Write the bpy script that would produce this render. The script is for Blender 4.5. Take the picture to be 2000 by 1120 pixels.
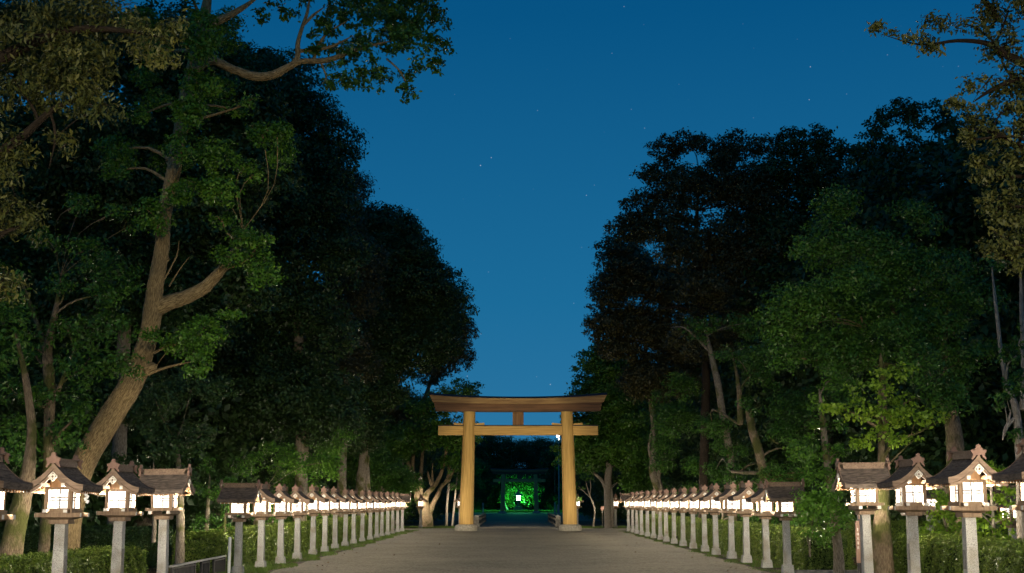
import bpy, math, random
import numpy as np
from mathutils import Vector, Matrix

for o in list(bpy.data.objects):
    bpy.data.objects.remove(o)
SC = bpy.context.scene
COL = SC.collection
R = math.radians

# ------------------------------------------------------------------ camera
F = 2400.0                 # focal length in pixels of the 2000 px wide photograph
U0, V0 = 1008.0, 652.0     # principal point
PITCH = R(7.8)
CP = math.cos(PITCH)
CAM = Vector((0, 0, 1.7))
cd = bpy.data.cameras.new("camera")
cam = bpy.data.objects.new("camera", cd)
COL.objects.link(cam)
cam.location = CAM
cam.rotation_euler = (R(90) + PITCH, 0, 0)
cd.sensor_width = 36
cd.lens = 36 * F / 2000
cd.shift_x = (1000 - U0) / 2000
cd.shift_y = (V0 - 560) / 2000
cd.clip_start, cd.clip_end = 0.1, 3000
SC.camera = cam

# ------------------------------------------------------------------ sky at dusk, with faint stars
W = bpy.data.worlds.new("World")
SC.world = W
W.use_nodes = True
nt = W.node_tree
nt.nodes.clear()
tc = nt.nodes.new("ShaderNodeTexCoord")
sep = nt.nodes.new("ShaderNodeSeparateXYZ")
nt.links.new(tc.outputs["Generated"], sep.inputs[0])
ramp = nt.nodes.new("ShaderNodeValToRGB")
nt.links.new(sep.outputs["Z"], ramp.inputs[0])
els = ramp.color_ramp.elements
els[0].position, els[0].color = 0.0, (0.030, 0.190, 0.375, 1)
els[1].position, els[1].color = 1.0, (0.000, 0.040, 0.130, 1)
e = els.new(0.16); e.color = (0.011, 0.147, 0.318, 1)
e = els.new(0.38); e.color = (0.002, 0.086, 0.228, 1)
vor = nt.nodes.new("ShaderNodeTexVoronoi")
vor.inputs["Scale"].default_value = 105
nt.links.new(tc.outputs["Generated"], vor.inputs["Vector"])
lt = nt.nodes.new("ShaderNodeMapRange")
lt.inputs[1].default_value, lt.inputs[2].default_value = 0.065, 0.015
lt.inputs[3].default_value, lt.inputs[4].default_value = 0.0, 1.0
nt.links.new(vor.outputs["Distance"], lt.inputs[0])
sx = nt.nodes.new("ShaderNodeSeparateXYZ")
nt.links.new(vor.outputs["Color"], sx.inputs[0])
pw = nt.nodes.new("ShaderNodeMath"); pw.operation = 'POWER'; pw.inputs[1].default_value = 4.0
nt.links.new(sx.outputs[0], pw.inputs[0])
mu = nt.nodes.new("ShaderNodeMath"); mu.operation = 'MULTIPLY'
nt.links.new(pw.outputs[0], mu.inputs[0]); nt.links.new(lt.outputs[0], mu.inputs[1])
mx = nt.nodes.new("ShaderNodeMix"); mx.data_type = 'RGBA'
m3 = nt.nodes.new("ShaderNodeMath"); m3.operation = 'MULTIPLY'; m3.inputs[1].default_value = 0.75
nt.links.new(mu.outputs[0], m3.inputs[0]); nt.links.new(m3.outputs[0], mx.inputs[0])
nt.links.new(ramp.outputs[0], mx.inputs[6])
mx.inputs[7].default_value = (0.75, 0.85, 1.0, 1)
bg = nt.nodes.new("ShaderNodeBackground")
nt.links.new(mx.outputs[2], bg.inputs[0])
bg.inputs[1].default_value = 1.0
out = nt.nodes.new("ShaderNodeOutputWorld")
nt.links.new(bg.outputs[0], out.inputs[0])

SC.view_settings.view_transform = 'Standard'
SC.view_settings.look = 'None'
SC.view_settings.gamma = 1
SC.view_settings.exposure = 0
SC.cycles.use_denoising = True
SC.cycles.sample_clamp_indirect = 2.0
SC.cycles.max_bounces = 5
SC.cycles.transparent_max_bounces = 4
SC.cycles.caustics_reflective = False
SC.cycles.caustics_refractive = False

BULB = 1050.0         # watts of the bulb in each stone lantern

# ------------------------------------------------------------------ helpers
def P(u, v, Y):
    """world point that pixel (u, v) of the photograph shows at distance Y"""
    xc, yc = (u - U0) / F, (V0 - v) / F
    d = Vector((xc, math.cos(PITCH) - yc * math.sin(PITCH), math.sin(PITCH) + yc * math.cos(PITCH)))
    return CAM + d * (Y / d.y)

def ss(a, b, x):
    t = min(1, max(0, (x - a) / (b - a)))
    return t * t * (3 - 2 * t)

def GZ(x, y):
    z = 0.16 * (1 - ss(22, 30, y)) - 0.37 * ss(111, 128, y)
    return z

def tag(o, label=None, cat=None, group=None, kind=None):
    if label: o["label"] = label
    if cat: o["category"] = cat
    if group: o["group"] = group
    if kind: o["kind"] = kind
    return o

def empty(name, loc, rz=0):
    o = bpy.data.objects.new(name, None)
    o.empty_display_size = 0.2
    o.location = loc
    o.rotation_euler = (0, 0, rz)
    COL.objects.link(o)
    return o

def copy_tree(o, parent=None):
    c = o.copy()
    COL.objects.link(c)
    c.parent = parent
    for ch in list(o.children):
        copy_tree(ch, c)
    return c

class MB:
    """collects simple shapes into ONE mesh object"""
    def __init__(s):
        s.v, s.f, s.mi = [], [], []
        s.cur = 0
    def add(s, vs, fs):
        b = len(s.v)
        s.v += [tuple(v) for v in vs]
        for f in fs:
            s.f.append([b + i for i in f]); s.mi.append(s.cur)
        return s
    def box(s, c, d, top=None, M=None):
        """box centred at c with size d; top = (sx, sy) scale of the upper face"""
        tx, ty = top or (1, 1)
        x, y, z = d[0] / 2, d[1] / 2, d[2] / 2
        vs = [(-x, -y, -z), (x, -y, -z), (x, y, -z), (-x, y, -z),
              (-x * tx, -y * ty, z), (x * tx, -y * ty, z), (x * tx, y * ty, z), (-x * tx, y * ty, z)]
        vs = [Vector(v) for v in vs]
        if M is not None: vs = [M @ v for v in vs]
        vs = [v + Vector(c) for v in vs]
        return s.add(vs, [(3, 2, 1, 0), (4, 5, 6, 7), (0, 1, 5, 4), (1, 2, 6, 5), (2, 3, 7, 6), (3, 0, 4, 7)])
    def prism(s, poly, y0, y1):
        """polygon in x-z extruded along y"""
        n = len(poly)
        vs = [(p[0], y0, p[1]) for p in poly] + [(p[0], y1, p[1]) for p in poly]
        fs = [tuple(range(n)), tuple(range(2 * n - 1, n - 1, -1))]
        fs += [(i, i + n, (i + 1) % n + n, (i + 1) % n) for i in range(n)]
        return s.add(vs, fs)
    def lathe(s, prof, c=(0, 0, 0), n=24, lean=None):
        vs, fs = [], []
        for r, z in prof:
            lx, ly = lean(z) if lean else (0, 0)
            for k in range(n):
                a = 2 * math.pi * k / n
                vs.append((c[0] + lx + r * math.cos(a), c[1] + ly + r * math.sin(a), c[2] + z))
        for i in range(len(prof) - 1):
            for k in range(n):
                fs.append((i * n + k, i * n + (k + 1) % n, (i + 1) * n + (k + 1) % n, (i + 1) * n + k))
        fs.append(tuple(range(n - 1, -1, -1)))
        fs.append(tuple((len(prof) - 1) * n + k for k in range(n)))
        return s.add(vs, fs)
    def bar(s, a, b, w, h=None):
        """square bar between two points"""
        a, b = Vector(a), Vector(b)
        h = h or w
        q = (b - a).to_track_quat('Z', 'Y').to_matrix()
        return s.box((a + b) / 2, (w, h, (b - a).length), M=q)
    def build(s, name, mats, parent=None, smooth=False, bevel=0):
        me = bpy.data.meshes.new(name)
        me.from_pydata(s.v, [], s.f)
        if not isinstance(mats, (list, tuple)): mats = [mats]
        for m in mats: me.materials.append(m)
        if any(s.mi): me.polygons.foreach_set("material_index", s.mi)
        if smooth:
            me.polygons.foreach_set("use_smooth", [True] * len(s.f))
            me.set_sharp_from_angle(angle=R(40))
        me.update()
        o = bpy.data.objects.new(name, me)
        COL.objects.link(o)
        o.parent = parent
        if bevel:
            m = o.modifiers.new("bevel", 'BEVEL'); m.width = bevel; m.segments = 2
        return o

# ------------------------------------------------------------------ materials
def new_mat(name):
    m = bpy.data.materials.new(name)
    m.use_nodes = True
    t = m.node_tree
    b = t.nodes["Principled BSDF"]
    return m, t, b

def mat(name, c1, c2=None, scale=6.0, stretch=(1, 1, 1), rough=0.7, bump=0.0, bscale=None, detail=6, spec=0.3,
        coord="Object", lo=0.35, hi=0.65, bdist=0.02):
    m, t, b = new_mat(name)
    b.inputs["Roughness"].default_value = rough
    b.inputs["Specular IOR Level"].default_value = spec
    c2 = c2 or c1
    co = t.nodes.new("ShaderNodeTexCoord")
    mp = t.nodes.new("ShaderNodeMapping"); mp.inputs["Scale"].default_value = stretch
    t.links.new(co.outputs[coord], mp.inputs[0])
    n = t.nodes.new("ShaderNodeTexNoise"); n.inputs["Scale"].default_value = scale; n.inputs["Detail"].default_value = detail
    t.links.new(mp.outputs[0], n.inputs["Vector"])
    r = t.nodes.new("ShaderNodeValToRGB")
    r.color_ramp.elements[0].position, r.color_ramp.elements[0].color = lo, (*c1, 1)
    r.color_ramp.elements[1].position, r.color_ramp.elements[1].color = hi, (*c2, 1)
    t.links.new(n.outputs["Fac"], r.inputs[0])
    t.links.new(r.outputs[0], b.inputs["Base Color"])
    if bump:
        n2 = t.nodes.new("ShaderNodeTexNoise"); n2.inputs["Scale"].default_value = bscale or scale * 3
        n2.inputs["Detail"].default_value = 8
        t.links.new(mp.outputs[0], n2.inputs["Vector"])
        bp = t.nodes.new("ShaderNodeBump"); bp.inputs["Strength"].default_value = bump; bp.inputs["Distance"].default_value = bdist
        t.links.new(n2.outputs["Fac"], bp.inputs["Height"])
        t.links.new(bp.outputs[0], b.inputs["Normal"])
    return m

def emit(name, col, s):
    m = bpy.data.materials.new(name); m.use_nodes = True
    t = m.node_tree; t.nodes.clear()
    e = t.nodes.new("ShaderNodeEmission"); e.inputs[0].default_value = (*col, 1); e.inputs[1].default_value = s
    o = t.nodes.new("ShaderNodeOutputMaterial"); t.links.new(e.outputs[0], o.inputs[0])
    return m

def leaf_mat(name, ca, cb, cc, rough=0.42, trans=0.25):
    """three-tone foliage; the tone is stored per leaf"""
    m, t, b = new_mat(name)
    at = t.nodes.new("ShaderNodeAttribute"); at.attribute_name = "tone"
    r = t.nodes.new("ShaderNodeValToRGB")
    r.color_ramp.elements[0].position, r.color_ramp.elements[0].color = 0.0, (*ca, 1)
    r.color_ramp.elements[1].position, r.color_ramp.elements[1].color = 1.0, (*cc, 1)
    e = r.color_ramp.elements.new(0.5); e.color = (*cb, 1)
    t.links.new(at.outputs["Fac"], r.inputs[0])
    t.links.new(r.outputs[0], b.inputs["Base Color"])
    b.inputs["Roughness"].default_value = rough
    b.inputs["Specular IOR Level"].default_value = 0.4
    tr = t.nodes.new("ShaderNodeBsdfTranslucent")
    t.links.new(r.outputs[0], tr.inputs[0])
    mixs = t.nodes.new("ShaderNodeMixShader"); mixs.inputs[0].default_value = trans
    t.links.new(b.outputs[0], mixs.inputs[1]); t.links.new(tr.outputs[0], mixs.inputs[2])
    t.links.new(mixs.outputs[0], t.nodes["Material Output"].inputs[0])
    return m

def bark_mat(name, c1, c2, moss=None, mossamt=0.5):
    m, t, b = new_mat(name)
    b.inputs["Roughness"].default_value = 0.9
    b.inputs["Specular IOR Level"].default_value = 0.15
    uv = t.nodes.new("ShaderNodeUVMap")
    mp = t.nodes.new("ShaderNodeMapping"); mp.inputs["Scale"].default_value = (1, 0.28, 1)
    t.links.new(uv.outputs[0], mp.inputs[0])
    v = t.nodes.new("ShaderNodeTexNoise"); v.inputs["Scale"].default_value = 38; v.inputs["Detail"].default_value = 7
    v.inputs["Distortion"].default_value = 0.8
    t.links.new(mp.outputs[0], v.inputs["Vector"])
    r = t.nodes.new("ShaderNodeValToRGB")
    r.color_ramp.elements[0].position, r.color_ramp.elements[0].color = 0.38, (*c1, 1)
    r.color_ramp.elements[1].position, r.color_ramp.elements[1].color = 0.62, (*c2, 1)
    t.links.new(v.outputs["Fac"], r.inputs[0])
    src = r.outputs[0]
    if moss:
        co = t.nodes.new("ShaderNodeTexCoord")
        n = t.nodes.new("ShaderNodeTexNoise"); n.inputs["Scale"].default_value = 2.2; n.inputs["Detail"].default_value = 8
        t.links.new(co.outputs["Object"], n.inputs["Vector"])
        mr = t.nodes.new("ShaderNodeMapRange"); mr.inputs[1].default_value = 0.62 - 0.3 * mossamt; mr.inputs[2].default_value = 0.72 - 0.3 * mossamt
        t.links.new(n.outputs["Fac"], mr.inputs[0])
        mm = t.nodes.new("ShaderNodeMix"); mm.data_type = 'RGBA'
        t.links.new(mr.outputs[0], mm.inputs[0]); t.links.new(src, mm.inputs[6]); mm.inputs[7].default_value = (*moss, 1)
        src = mm.outputs[2]
    t.links.new(src, b.inputs["Base Color"])
    bp = t.nodes.new("ShaderNodeBump"); bp.inputs["Strength"].default_value = 0.9; bp.inputs["Distance"].default_value = 0.04
    t.links.new(v.outputs["Fac"], bp.inputs["Height"])
    t.links.new(bp.outputs[0], b.inputs["Normal"])
    return m

def gravel_mat():
    m, t, b = new_mat("gravel")
    b.inputs["Roughness"].default_value = 0.95
    b.inputs["Specular IOR Level"].default_value = 0.1
    co = t.nodes.new("ShaderNodeTexCoord")
    n1 = t.nodes.new("ShaderNodeTexVoronoi"); n1.inputs["Scale"].default_value = 22
    t.links.new(co.outputs["Object"], n1.inputs["Vector"])
    s1 = t.nodes.new("ShaderNodeSeparateXYZ"); t.links.new(n1.outputs["Color"], s1.inputs[0])
    mp = t.nodes.new("ShaderNodeMapping"); mp.inputs["Scale"].default_value = (0.35, 1.0, 1)
    mp.inputs["Rotation"].default_value = (0, 0, R(4))
    t.links.new(co.outputs["Object"], mp.inputs[0])
    n2 = t.nodes.new("ShaderNodeTexNoise"); n2.inputs["Scale"].default_value = 2.6; n2.inputs["Detail"].default_value = 10; n2.inputs["Roughness"].default_value = 0.8
    t.links.new(mp.outputs[0], n2.inputs["Vector"])
    n3 = t.nodes.new("ShaderNodeTexNoise"); n3.inputs["Scale"].default_value = 0.25; n3.inputs["Detail"].default_value = 4
    t.links.new(co.outputs["Object"], n3.inputs["Vector"])
    a = t.nodes.new("ShaderNodeMath"); a.operation = 'MULTIPLY_ADD'; a.inputs[1].default_value = 0.5
    t.links.new(s1.outputs[0], a.inputs[0]); t.links.new(n2.outputs["Fac"], a.inputs[2])
    a2 = t.nodes.new("ShaderNodeMath"); a2.operation = 'MULTIPLY_ADD'; a2.inputs[1].default_value = 0.6
    t.links.new(n3.outputs["Fac"], a2.inputs[0]); t.links.new(a.outputs[0], a2.inputs[2])
    r = t.nodes.new("ShaderNodeValToRGB")
    r.color_ramp.elements[0].position, r.color_ramp.elements[0].color = 0.55, (0.075, 0.064, 0.040, 1)
    r.color_ramp.elements[1].position, r.color_ramp.elements[1].color = 1.25, (0.30, 0.26, 0.175, 1)
    mr = t.nodes.new("ShaderNodeMapRange"); mr.inputs[1].default_value = 0.5; mr.inputs[2].default_value = 1.25
    t.links.new(a2.outputs[0], mr.inputs[0])
    r.color_ramp.elements[0].position = 0.05; r.color_ramp.elements[1].position = 0.95
    t.links.new(mr.outputs[0], r.inputs[0])
    t.links.new(r.outputs[0], b.inputs["Base Color"])
    bp = t.nodes.new("ShaderNodeBump"); bp.inputs["Strength"].default_value = 0.8; bp.inputs["Distance"].default_value = 0.03
    t.links.new(a.outputs[0], bp.inputs["Height"]); t.links.new(bp.outputs[0], b.inputs["Normal"])
    return m

def granite_mat():
    m, t, b = new_mat("granite")
    b.inputs["Roughness"].default_value = 0.75
    co = t.nodes.new("ShaderNodeTexCoord")
    n = t.nodes.new("ShaderNodeTexNoise"); n.inputs["Scale"].default_value = 110; n.inputs["Detail"].default_value = 3
    t.links.new(co.outputs["Object"], n.inputs["Vector"])
    r = t.nodes.new("ShaderNodeValToRGB")
    r.color_ramp.elements[0].position, r.color_ramp.elements[0].color = 0.36, (0.16, 0.16, 0.15, 1)
    r.color_ramp.elements[1].position, r.color_ramp.elements[1].color = 0.56, (0.42, 0.42, 0.40, 1)
    t.links.new(n.outputs["Fac"], r.inputs[0])
    # weather stains that differ from post to post
    oi = t.nodes.new("ShaderNodeObjectInfo")
    ad = t.nodes.new("ShaderNodeVectorMath"); ad.operation = 'ADD'
    sc = t.nodes.new("ShaderNodeVectorMath"); sc.operation = 'SCALE'; sc.inputs[3].default_value = 0.3
    t.links.new(oi.outputs["Location"], sc.inputs[0])
    t.links.new(co.outputs["Object"], ad.inputs[0]); t.links.new(sc.outputs[0], ad.inputs[1])
    n2 = t.nodes.new("ShaderNodeTexNoise"); n2.inputs["Scale"].default_value = 3.0; n2.inputs["Detail"].default_value = 6
    t.links.new(ad.outputs[0], n2.inputs["Vector"])
    mr = t.nodes.new("ShaderNodeMapRange"); mr.inputs[1].default_value = 0.48; mr.inputs[2].default_value = 0.8
    t.links.new(n2.outputs["Fac"], mr.inputs[0])
    mm = t.nodes.new("ShaderNodeMix"); mm.data_type = 'RGBA'
    t.links.new(mr.outputs[0], mm.inputs[0]); t.links.new(r.outputs[0], mm.inputs[6]); mm.inputs[7].default_value = (0.17, 0.145, 0.09, 1)
    t.links.new(mm.outputs[2], b.inputs["Base Color"])
    return m

def soil_mat():
    m, t, b = new_mat("woodland_soil")
    b.inputs["Roughness"].default_value = 0.95; b.inputs["Specular IOR Level"].default_value = 0.1
    co = t.nodes.new("ShaderNodeTexCoord")
    n = t.nodes.new("ShaderNodeTexNoise"); n.inputs["Scale"].default_value = 0.8; n.inputs["Detail"].default_value = 9
    t.links.new(co.outputs["Object"], n.inputs["Vector"])
    r = t.nodes.new("ShaderNodeValToRGB")
    r.color_ramp.elements[0].position, r.color_ramp.elements[0].color = 0.38, (0.05, 0.034, 0.02, 1)
    r.color_ramp.elements[1].position, r.color_ramp.elements[1].color = 0.66, (0.045, 0.07, 0.02, 1)
    e = r.color_ramp.elements.new(0.52); e.color = (0.10, 0.07, 0.038, 1)
    t.links.new(n.outputs["Fac"], r.inputs[0])
    v = t.nodes.new("ShaderNodeTexVoronoi"); v.inputs["Scale"].default_value = 14
    t.links.new(co.outputs["Object"], v.inputs["Vector"])
    mm = t.nodes.new("ShaderNodeMix"); mm.data_type = 'RGBA'; mm.blend_type = 'OVERLAY'; mm.inputs[0].default_value = 0.6
    t.links.new(r.outputs[0], mm.inputs[6]); t.links.new(v.outputs["Color"], mm.inputs[7])
    hs = t.nodes.new("ShaderNodeHueSaturation"); hs.inputs["Saturation"].default_value = 0.75
    t.links.new(mm.outputs[2], hs.inputs["Color"])
    t.links.new(hs.outputs[0], b.inputs["Base Color"])
    bp = t.nodes.new("ShaderNodeBump"); bp.inputs["Strength"].default_value = 0.7; bp.inputs["Distance"].default_value = 0.05
    t.links.new(v.outputs["Distance"], bp.inputs["Height"]); t.links.new(bp.outputs[0], b.inputs["Normal"])
    return m

M_gravel, M_granite, M_soil = gravel_mat(), granite_mat(), soil_mat()
M_wood = mat("lantern_wood", (0.13, 0.09, 0.058), (0.22, 0.155, 0.10), 5, (6, 6, 0.7), 0.7, 0.3)
M_woodw = mat("warm_eave_wood", (0.22, 0.115, 0.05), (0.31, 0.175, 0.08), 6, (4, 4, 1), 0.65)
M_lattice = mat("lattice_wood", (0.03, 0.022, 0.016), (0.045, 0.033, 0.024), 8, rough=0.7)
M_board = mat("bargeboard_wood", (0.125, 0.085, 0.060), (0.21, 0.148, 0.105), 5, (1, 6, 8), 0.7, 0.3)
M_orn = mat("ridge_ornament_wood", (0.15, 0.090, 0.070), (0.21, 0.13, 0.10), 9, (1, 1, 1), 0.7, 0.2)
M_shingle = mat("bark_shingle", (0.045, 0.035, 0.03), (0.13, 0.105, 0.085), 7, (5, 1.2, 5), 0.85, 0.5)
M_white = mat("white_end_paint", (0.45, 0.44, 0.41), (0.56, 0.55, 0.52), 20, rough=0.6)
M_metal = mat("emblem_metal", (0.55, 0.52, 0.46), (0.7, 0.67, 0.6), 20, rough=0.35)
M_plate = mat("dark_plate", (0.06, 0.06, 0.065), (0.11, 0.11, 0.11), 30, rough=0.5)
M_pane = emit("lit_paper", (1.0, 0.93, 0.82), 2.6)
_t = M_pane.node_tree          # thin paper: it glows and lets the bulb's light through
_tr = _t.nodes.new("ShaderNodeBsdfTransparent"); _tr.inputs[0].default_value = (.8, .8, .8, 1)
_mx = _t.nodes.new("ShaderNodeMixShader"); _mx.inputs[0].default_value = .55
_t.links.new(_tr.outputs[0], _mx.inputs[1]); _t.links.new([n for n in _t.nodes if n.type == 'EMISSION'][0].outputs[0], _mx.inputs[2])
_t.links.new(_mx.outputs[0], [n for n in _t.nodes if n.type == 'OUTPUT_MATERIAL'][0].inputs[0])
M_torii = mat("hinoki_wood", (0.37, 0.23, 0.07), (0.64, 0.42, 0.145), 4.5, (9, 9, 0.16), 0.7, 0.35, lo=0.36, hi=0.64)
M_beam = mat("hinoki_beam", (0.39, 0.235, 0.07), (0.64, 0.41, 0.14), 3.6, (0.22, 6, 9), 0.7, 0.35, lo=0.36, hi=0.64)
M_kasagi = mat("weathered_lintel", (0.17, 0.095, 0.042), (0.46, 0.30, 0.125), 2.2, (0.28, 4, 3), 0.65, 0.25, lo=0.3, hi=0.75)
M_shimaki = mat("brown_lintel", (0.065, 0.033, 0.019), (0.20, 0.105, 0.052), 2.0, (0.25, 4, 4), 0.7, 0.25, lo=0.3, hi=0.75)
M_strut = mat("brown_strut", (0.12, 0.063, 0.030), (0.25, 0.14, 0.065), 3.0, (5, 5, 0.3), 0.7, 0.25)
M_copper = mat("dark_copper", (0.012, 0.014, 0.016), (0.03, 0.032, 0.034), 4, rough=0.5)
M_stone = mat("torii_stone", (0.24, 0.225, 0.18), (0.40, 0.375, 0.31), 12, rough=0.85, bump=0.4)
M_oldstone = mat("old_stone", (0.10, 0.095, 0.085), (0.22, 0.21, 0.18), 6, rough=0.9, bump=0.5)
M_black = mat("black_metal", (0.012, 0.012, 0.014), (0.025, 0.025, 0.028), 8, rough=0.45)
M_steel = mat("grey_steel", (0.25, 0.25, 0.25), (0.36, 0.36, 0.35), 8, rough=0.4)
M_conc = mat("concrete", (0.26, 0.25, 0.23), (0.38, 0.37, 0.34), 5, rough=0.9, bump=0.3)
M_sign = mat("sign_wood", (0.16, 0.10, 0.075), (0.26, 0.17, 0.13), 6, (3, 3, 0.6), 0.7)
M_red = mat("red_board", (0.30, 0.07, 0.06), (0.38, 0.11, 0.09), 6, rough=0.6)
M_paper = mat("white_paper", (0.7, 0.7, 0.68), (0.8, 0.8, 0.78), 6, rough=0.8)
M_rope = mat("straw_rope", (0.32, 0.27, 0.17), (0.45, 0.38, 0.25), 60, rough=0.9)

L_green = leaf_mat("camphor_leaf", (0.030, 0.085, 0.012), (0.056, 0.155, 0.018), (0.110, 0.225, 0.028))
L_camphor = leaf_mat("bright_camphor_leaf", (0.030, 0.090, 0.010), (0.072, 0.190, 0.016), (0.16, 0.31, 0.03))
L_lime = leaf_mat("maple_leaf", (0.10, 0.20, 0.014), (0.17, 0.30, 0.020), (0.25, 0.38, 0.03), 0.5, 0.35)
L_dark = leaf_mat("evergreen_leaf", (0.020, 0.048, 0.014), (0.036, 0.080, 0.020), (0.070, 0.125, 0.032))
L_brown = leaf_mat("chinquapin_leaf", (0.042, 0.048, 0.016), (0.076, 0.076, 0.026), (0.140, 0.122, 0.046))
L_olive = leaf_mat("oak_leaf", (0.048, 0.068, 0.015), (0.105, 0.120, 0.026), (0.21, 0.205, 0.050), 0.5)
L_ivy = leaf_mat("ivy_leaf", (0.045, 0.125, 0.014), (0.085, 0.205, 0.020), (0.15, 0.29, 0.03))
L_hedge = leaf_mat("hedge_leaf", (0.065, 0.115, 0.016), (0.135, 0.205, 0.030), (0.23, 0.29, 0.06))
L_grass = leaf_mat("grass_blade", (0.05, 0.10, 0.012), (0.085, 0.155, 0.02), (0.14, 0.18, 0.035), 0.6, 0.3)
L_litter = leaf_mat("fallen_leaf", (0.06, 0.035, 0.015), (0.13, 0.075, 0.03), (0.22, 0.15, 0.06), 0.7, 0.1)
B_warm = bark_mat("camphor_bark", (0.15, 0.105, 0.050), (0.44, 0.325, 0.165))
B_dim = bark_mat("dark_bark", (0.022, 0.017, 0.012), (0.06, 0.046, 0.033))
B_moss = bark_mat("mossy_bark", (0.12, 0.085, 0.055), (0.30, 0.235, 0.15), (0.085, 0.09, 0.028), 0.55)
B_grey = bark_mat("grey_bark", (0.12, 0.10, 0.075), (0.31, 0.265, 0.20), (0.09, 0.095, 0.03), 0.35)
B_tan = bark_mat("tan_bark", (0.15, 0.11, 0.065), (0.34, 0.26, 0.16), (0.09, 0.09, 0.03), 0.3)
B_pale = bark_mat("pale_bark", (0.24, 0.20, 0.155), (0.47, 0.42, 0.35))
M_core = mat("hedge_core", (0.020, 0.040, 0.008), (0.045, 0.080, 0.015), 20, rough=1.0)

# ------------------------------------------------------------------ ground
def sheet(name, xs_of, ys, mat_, dz, nx=40, wob=0.0, seed=0):
    rng = np.random.default_rng(seed)
    V, Fc = [], []
    for j, y in enumerate(ys):
        x0, x1 = xs_of(y)
        if wob:
            x0 += wob * (rng.random() - .5); x1 += wob * (rng.random() - .5)
        for i in range(nx + 1):
            x = x0 + (x1 - x0) * i / nx
            V.append((x, y, GZ(x, y) + dz))
    n = nx + 1
    for j in range(len(ys) - 1):
        for i in range(nx):
            Fc.append((j * n + i, j * n + i + 1, (j + 1) * n + i + 1, (j + 1) * n + i))
    me = bpy.data.meshes.new(name); me.from_pydata(V, [], Fc); me.materials.append(mat_)
    o = bpy.data.objects.new(name, me); COL.objects.link(o)
    return o

ys = [-60, -20, 0, 10] + list(np.arange(20, 34, 1.0)) + [40, 60, 80, 100, 108] + list(np.arange(110, 132, 1.5)) + [150, 200, 260, 300, 340, 500, 1500]
tag(sheet("ground", lambda y: (-700, 700), ys, M_soil, 0, 60), kind="structure")
def path_x(y):
    w = 6.05 + 4.5 * ss(65, 72, y) - 7.75 * ss(80, 84, y)
    return (-w + 0.05, w + 0.1)
yp = list(np.arange(-20, 116, 0.7))
tag(sheet("gravel_path", path_x, yp, M_gravel, 0.006, 12, 0.10, 3), kind="structure")
M_far = mat("far_paving", (0.04, 0.042, 0.04), (0.08, 0.08, 0.075), 2, rough=0.9)
tag(sheet("far_forecourt", lambda y: (-26, 28), [128, 150, 200, 243], M_far, 0.01, 12), kind="structure")

# ------------------------------------------------------------------ leaves and wood
def leaf_object(name, pos, nrm, L, Wd, mat_, rng, tone, parent=None, droop=0.35):
    n = len(pos)
    nrm = nrm / (np.linalg.norm(nrm, axis=1, keepdims=True) + 1e-9)
    t = rng.normal(size=(n, 3)); t[:, 2] -= droop * 2
    t -= nrm * np.sum(t * nrm, axis=1, keepdims=True)
    t /= (np.linalg.norm(t, axis=1, keepdims=True) + 1e-9)
    b = np.cross(nrm, t)
    sz = rng.uniform(0.65, 1.3, (n, 1))
    l, w = L * sz, Wd * sz
    fold = nrm * w * rng.uniform(0.05, 0.3, (n, 1))
    v = np.empty((n, 4, 3), np.float32)
    v[:, 0] = pos - t * l * .5
    v[:, 1] = pos + b * w * .5 + fold - t * l * .06
    v[:, 2] = pos + t * l * .5 - fold * .5
    v[:, 3] = pos - b * w * .5 + fold - t * l * .06
    me = bpy.data.meshes.new(name)
    me.vertices.add(4 * n); me.vertices.foreach_set("co", v.ravel())
    me.loops.add(4 * n); me.loops.foreach_set("vertex_index", np.arange(4 * n, dtype=np.int32))
    me.polygons.add(n); me.polygons.foreach_set("loop_start", np.arange(0, 4 * n, 4, dtype=np.int32))
    me.update(calc_edges=True)
    a = me.attributes.new("tone", 'FLOAT', 'FACE')
    a.data.foreach_set("value", np.clip(tone, 0, 1).astype(np.float32))
    me.materials.append(mat_)
    o = bpy.data.objects.new(name, me); COL.objects.link(o); o.parent = parent
    return o

def unit(rng, n):
    u = rng.normal(size=(n, 3)); return u / np.linalg.norm(u, axis=1, keepdims=True)

def clump_leaves(clumps, L, Wd, cov, rng, spray=0.16, fill=0.12):
    """leaf positions, normals and tones for a list of (centre, radii): sprays of leaves on lumpy shells"""
    PP, NN, TT = [], [], []
    for c, r in clumps:
        c, r = np.array(c), np.array(r)
        area = math.pi * r[0] * r[2] * 2.2
        n = int(cov * area / (L * Wd * .5))
        per = 22
        ns = max(6, n // per)
        u = unit(rng, ns)
        u = u[(u[:, 2] > -0.55) | (rng.random(len(u)) < .6)]
        u = u[(u[:, 1] < 0.45) | (rng.random(len(u)) < .6)]
        ns = len(u)
        k1 = unit(rng, 5); ph = (u @ k1.T)
        lump = 0.10 * np.sin(ph * 7).sum(1) / 2
        rad = 0.84 + lump + 0.14 * rng.random(ns)
        sc = c + u * r * rad[:, None]
        st = rng.normal(0.5, 0.16, ns) + rng.normal(0, .08)
        idx = np.repeat(np.arange(ns), per)
        sp = spray * (0.6 + 0.4 * min(1.5, r.mean()))
        p = sc[idx] + rng.normal(size=(len(idx), 3)) * np.array([sp, sp, sp * .6])
        nn = u[idx] * .75 + np.array([0, 0, .55]) + rng.normal(size=(len(idx), 3)) * .55
        PP.append(p); NN.append(nn); TT.append(st[idx] + rng.normal(0, .14, len(idx)))
        nf = int(n * fill)
        u2 = unit(rng, nf)
        PP.append(c + u2 * r * (rng.random((nf, 1)) ** .5) * .8); NN.append(rng.normal(size=(nf, 3))); TT.append(rng.normal(.35, .15, nf))
    return np.concatenate(PP), np.concatenate(NN), np.concatenate(TT)

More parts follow.
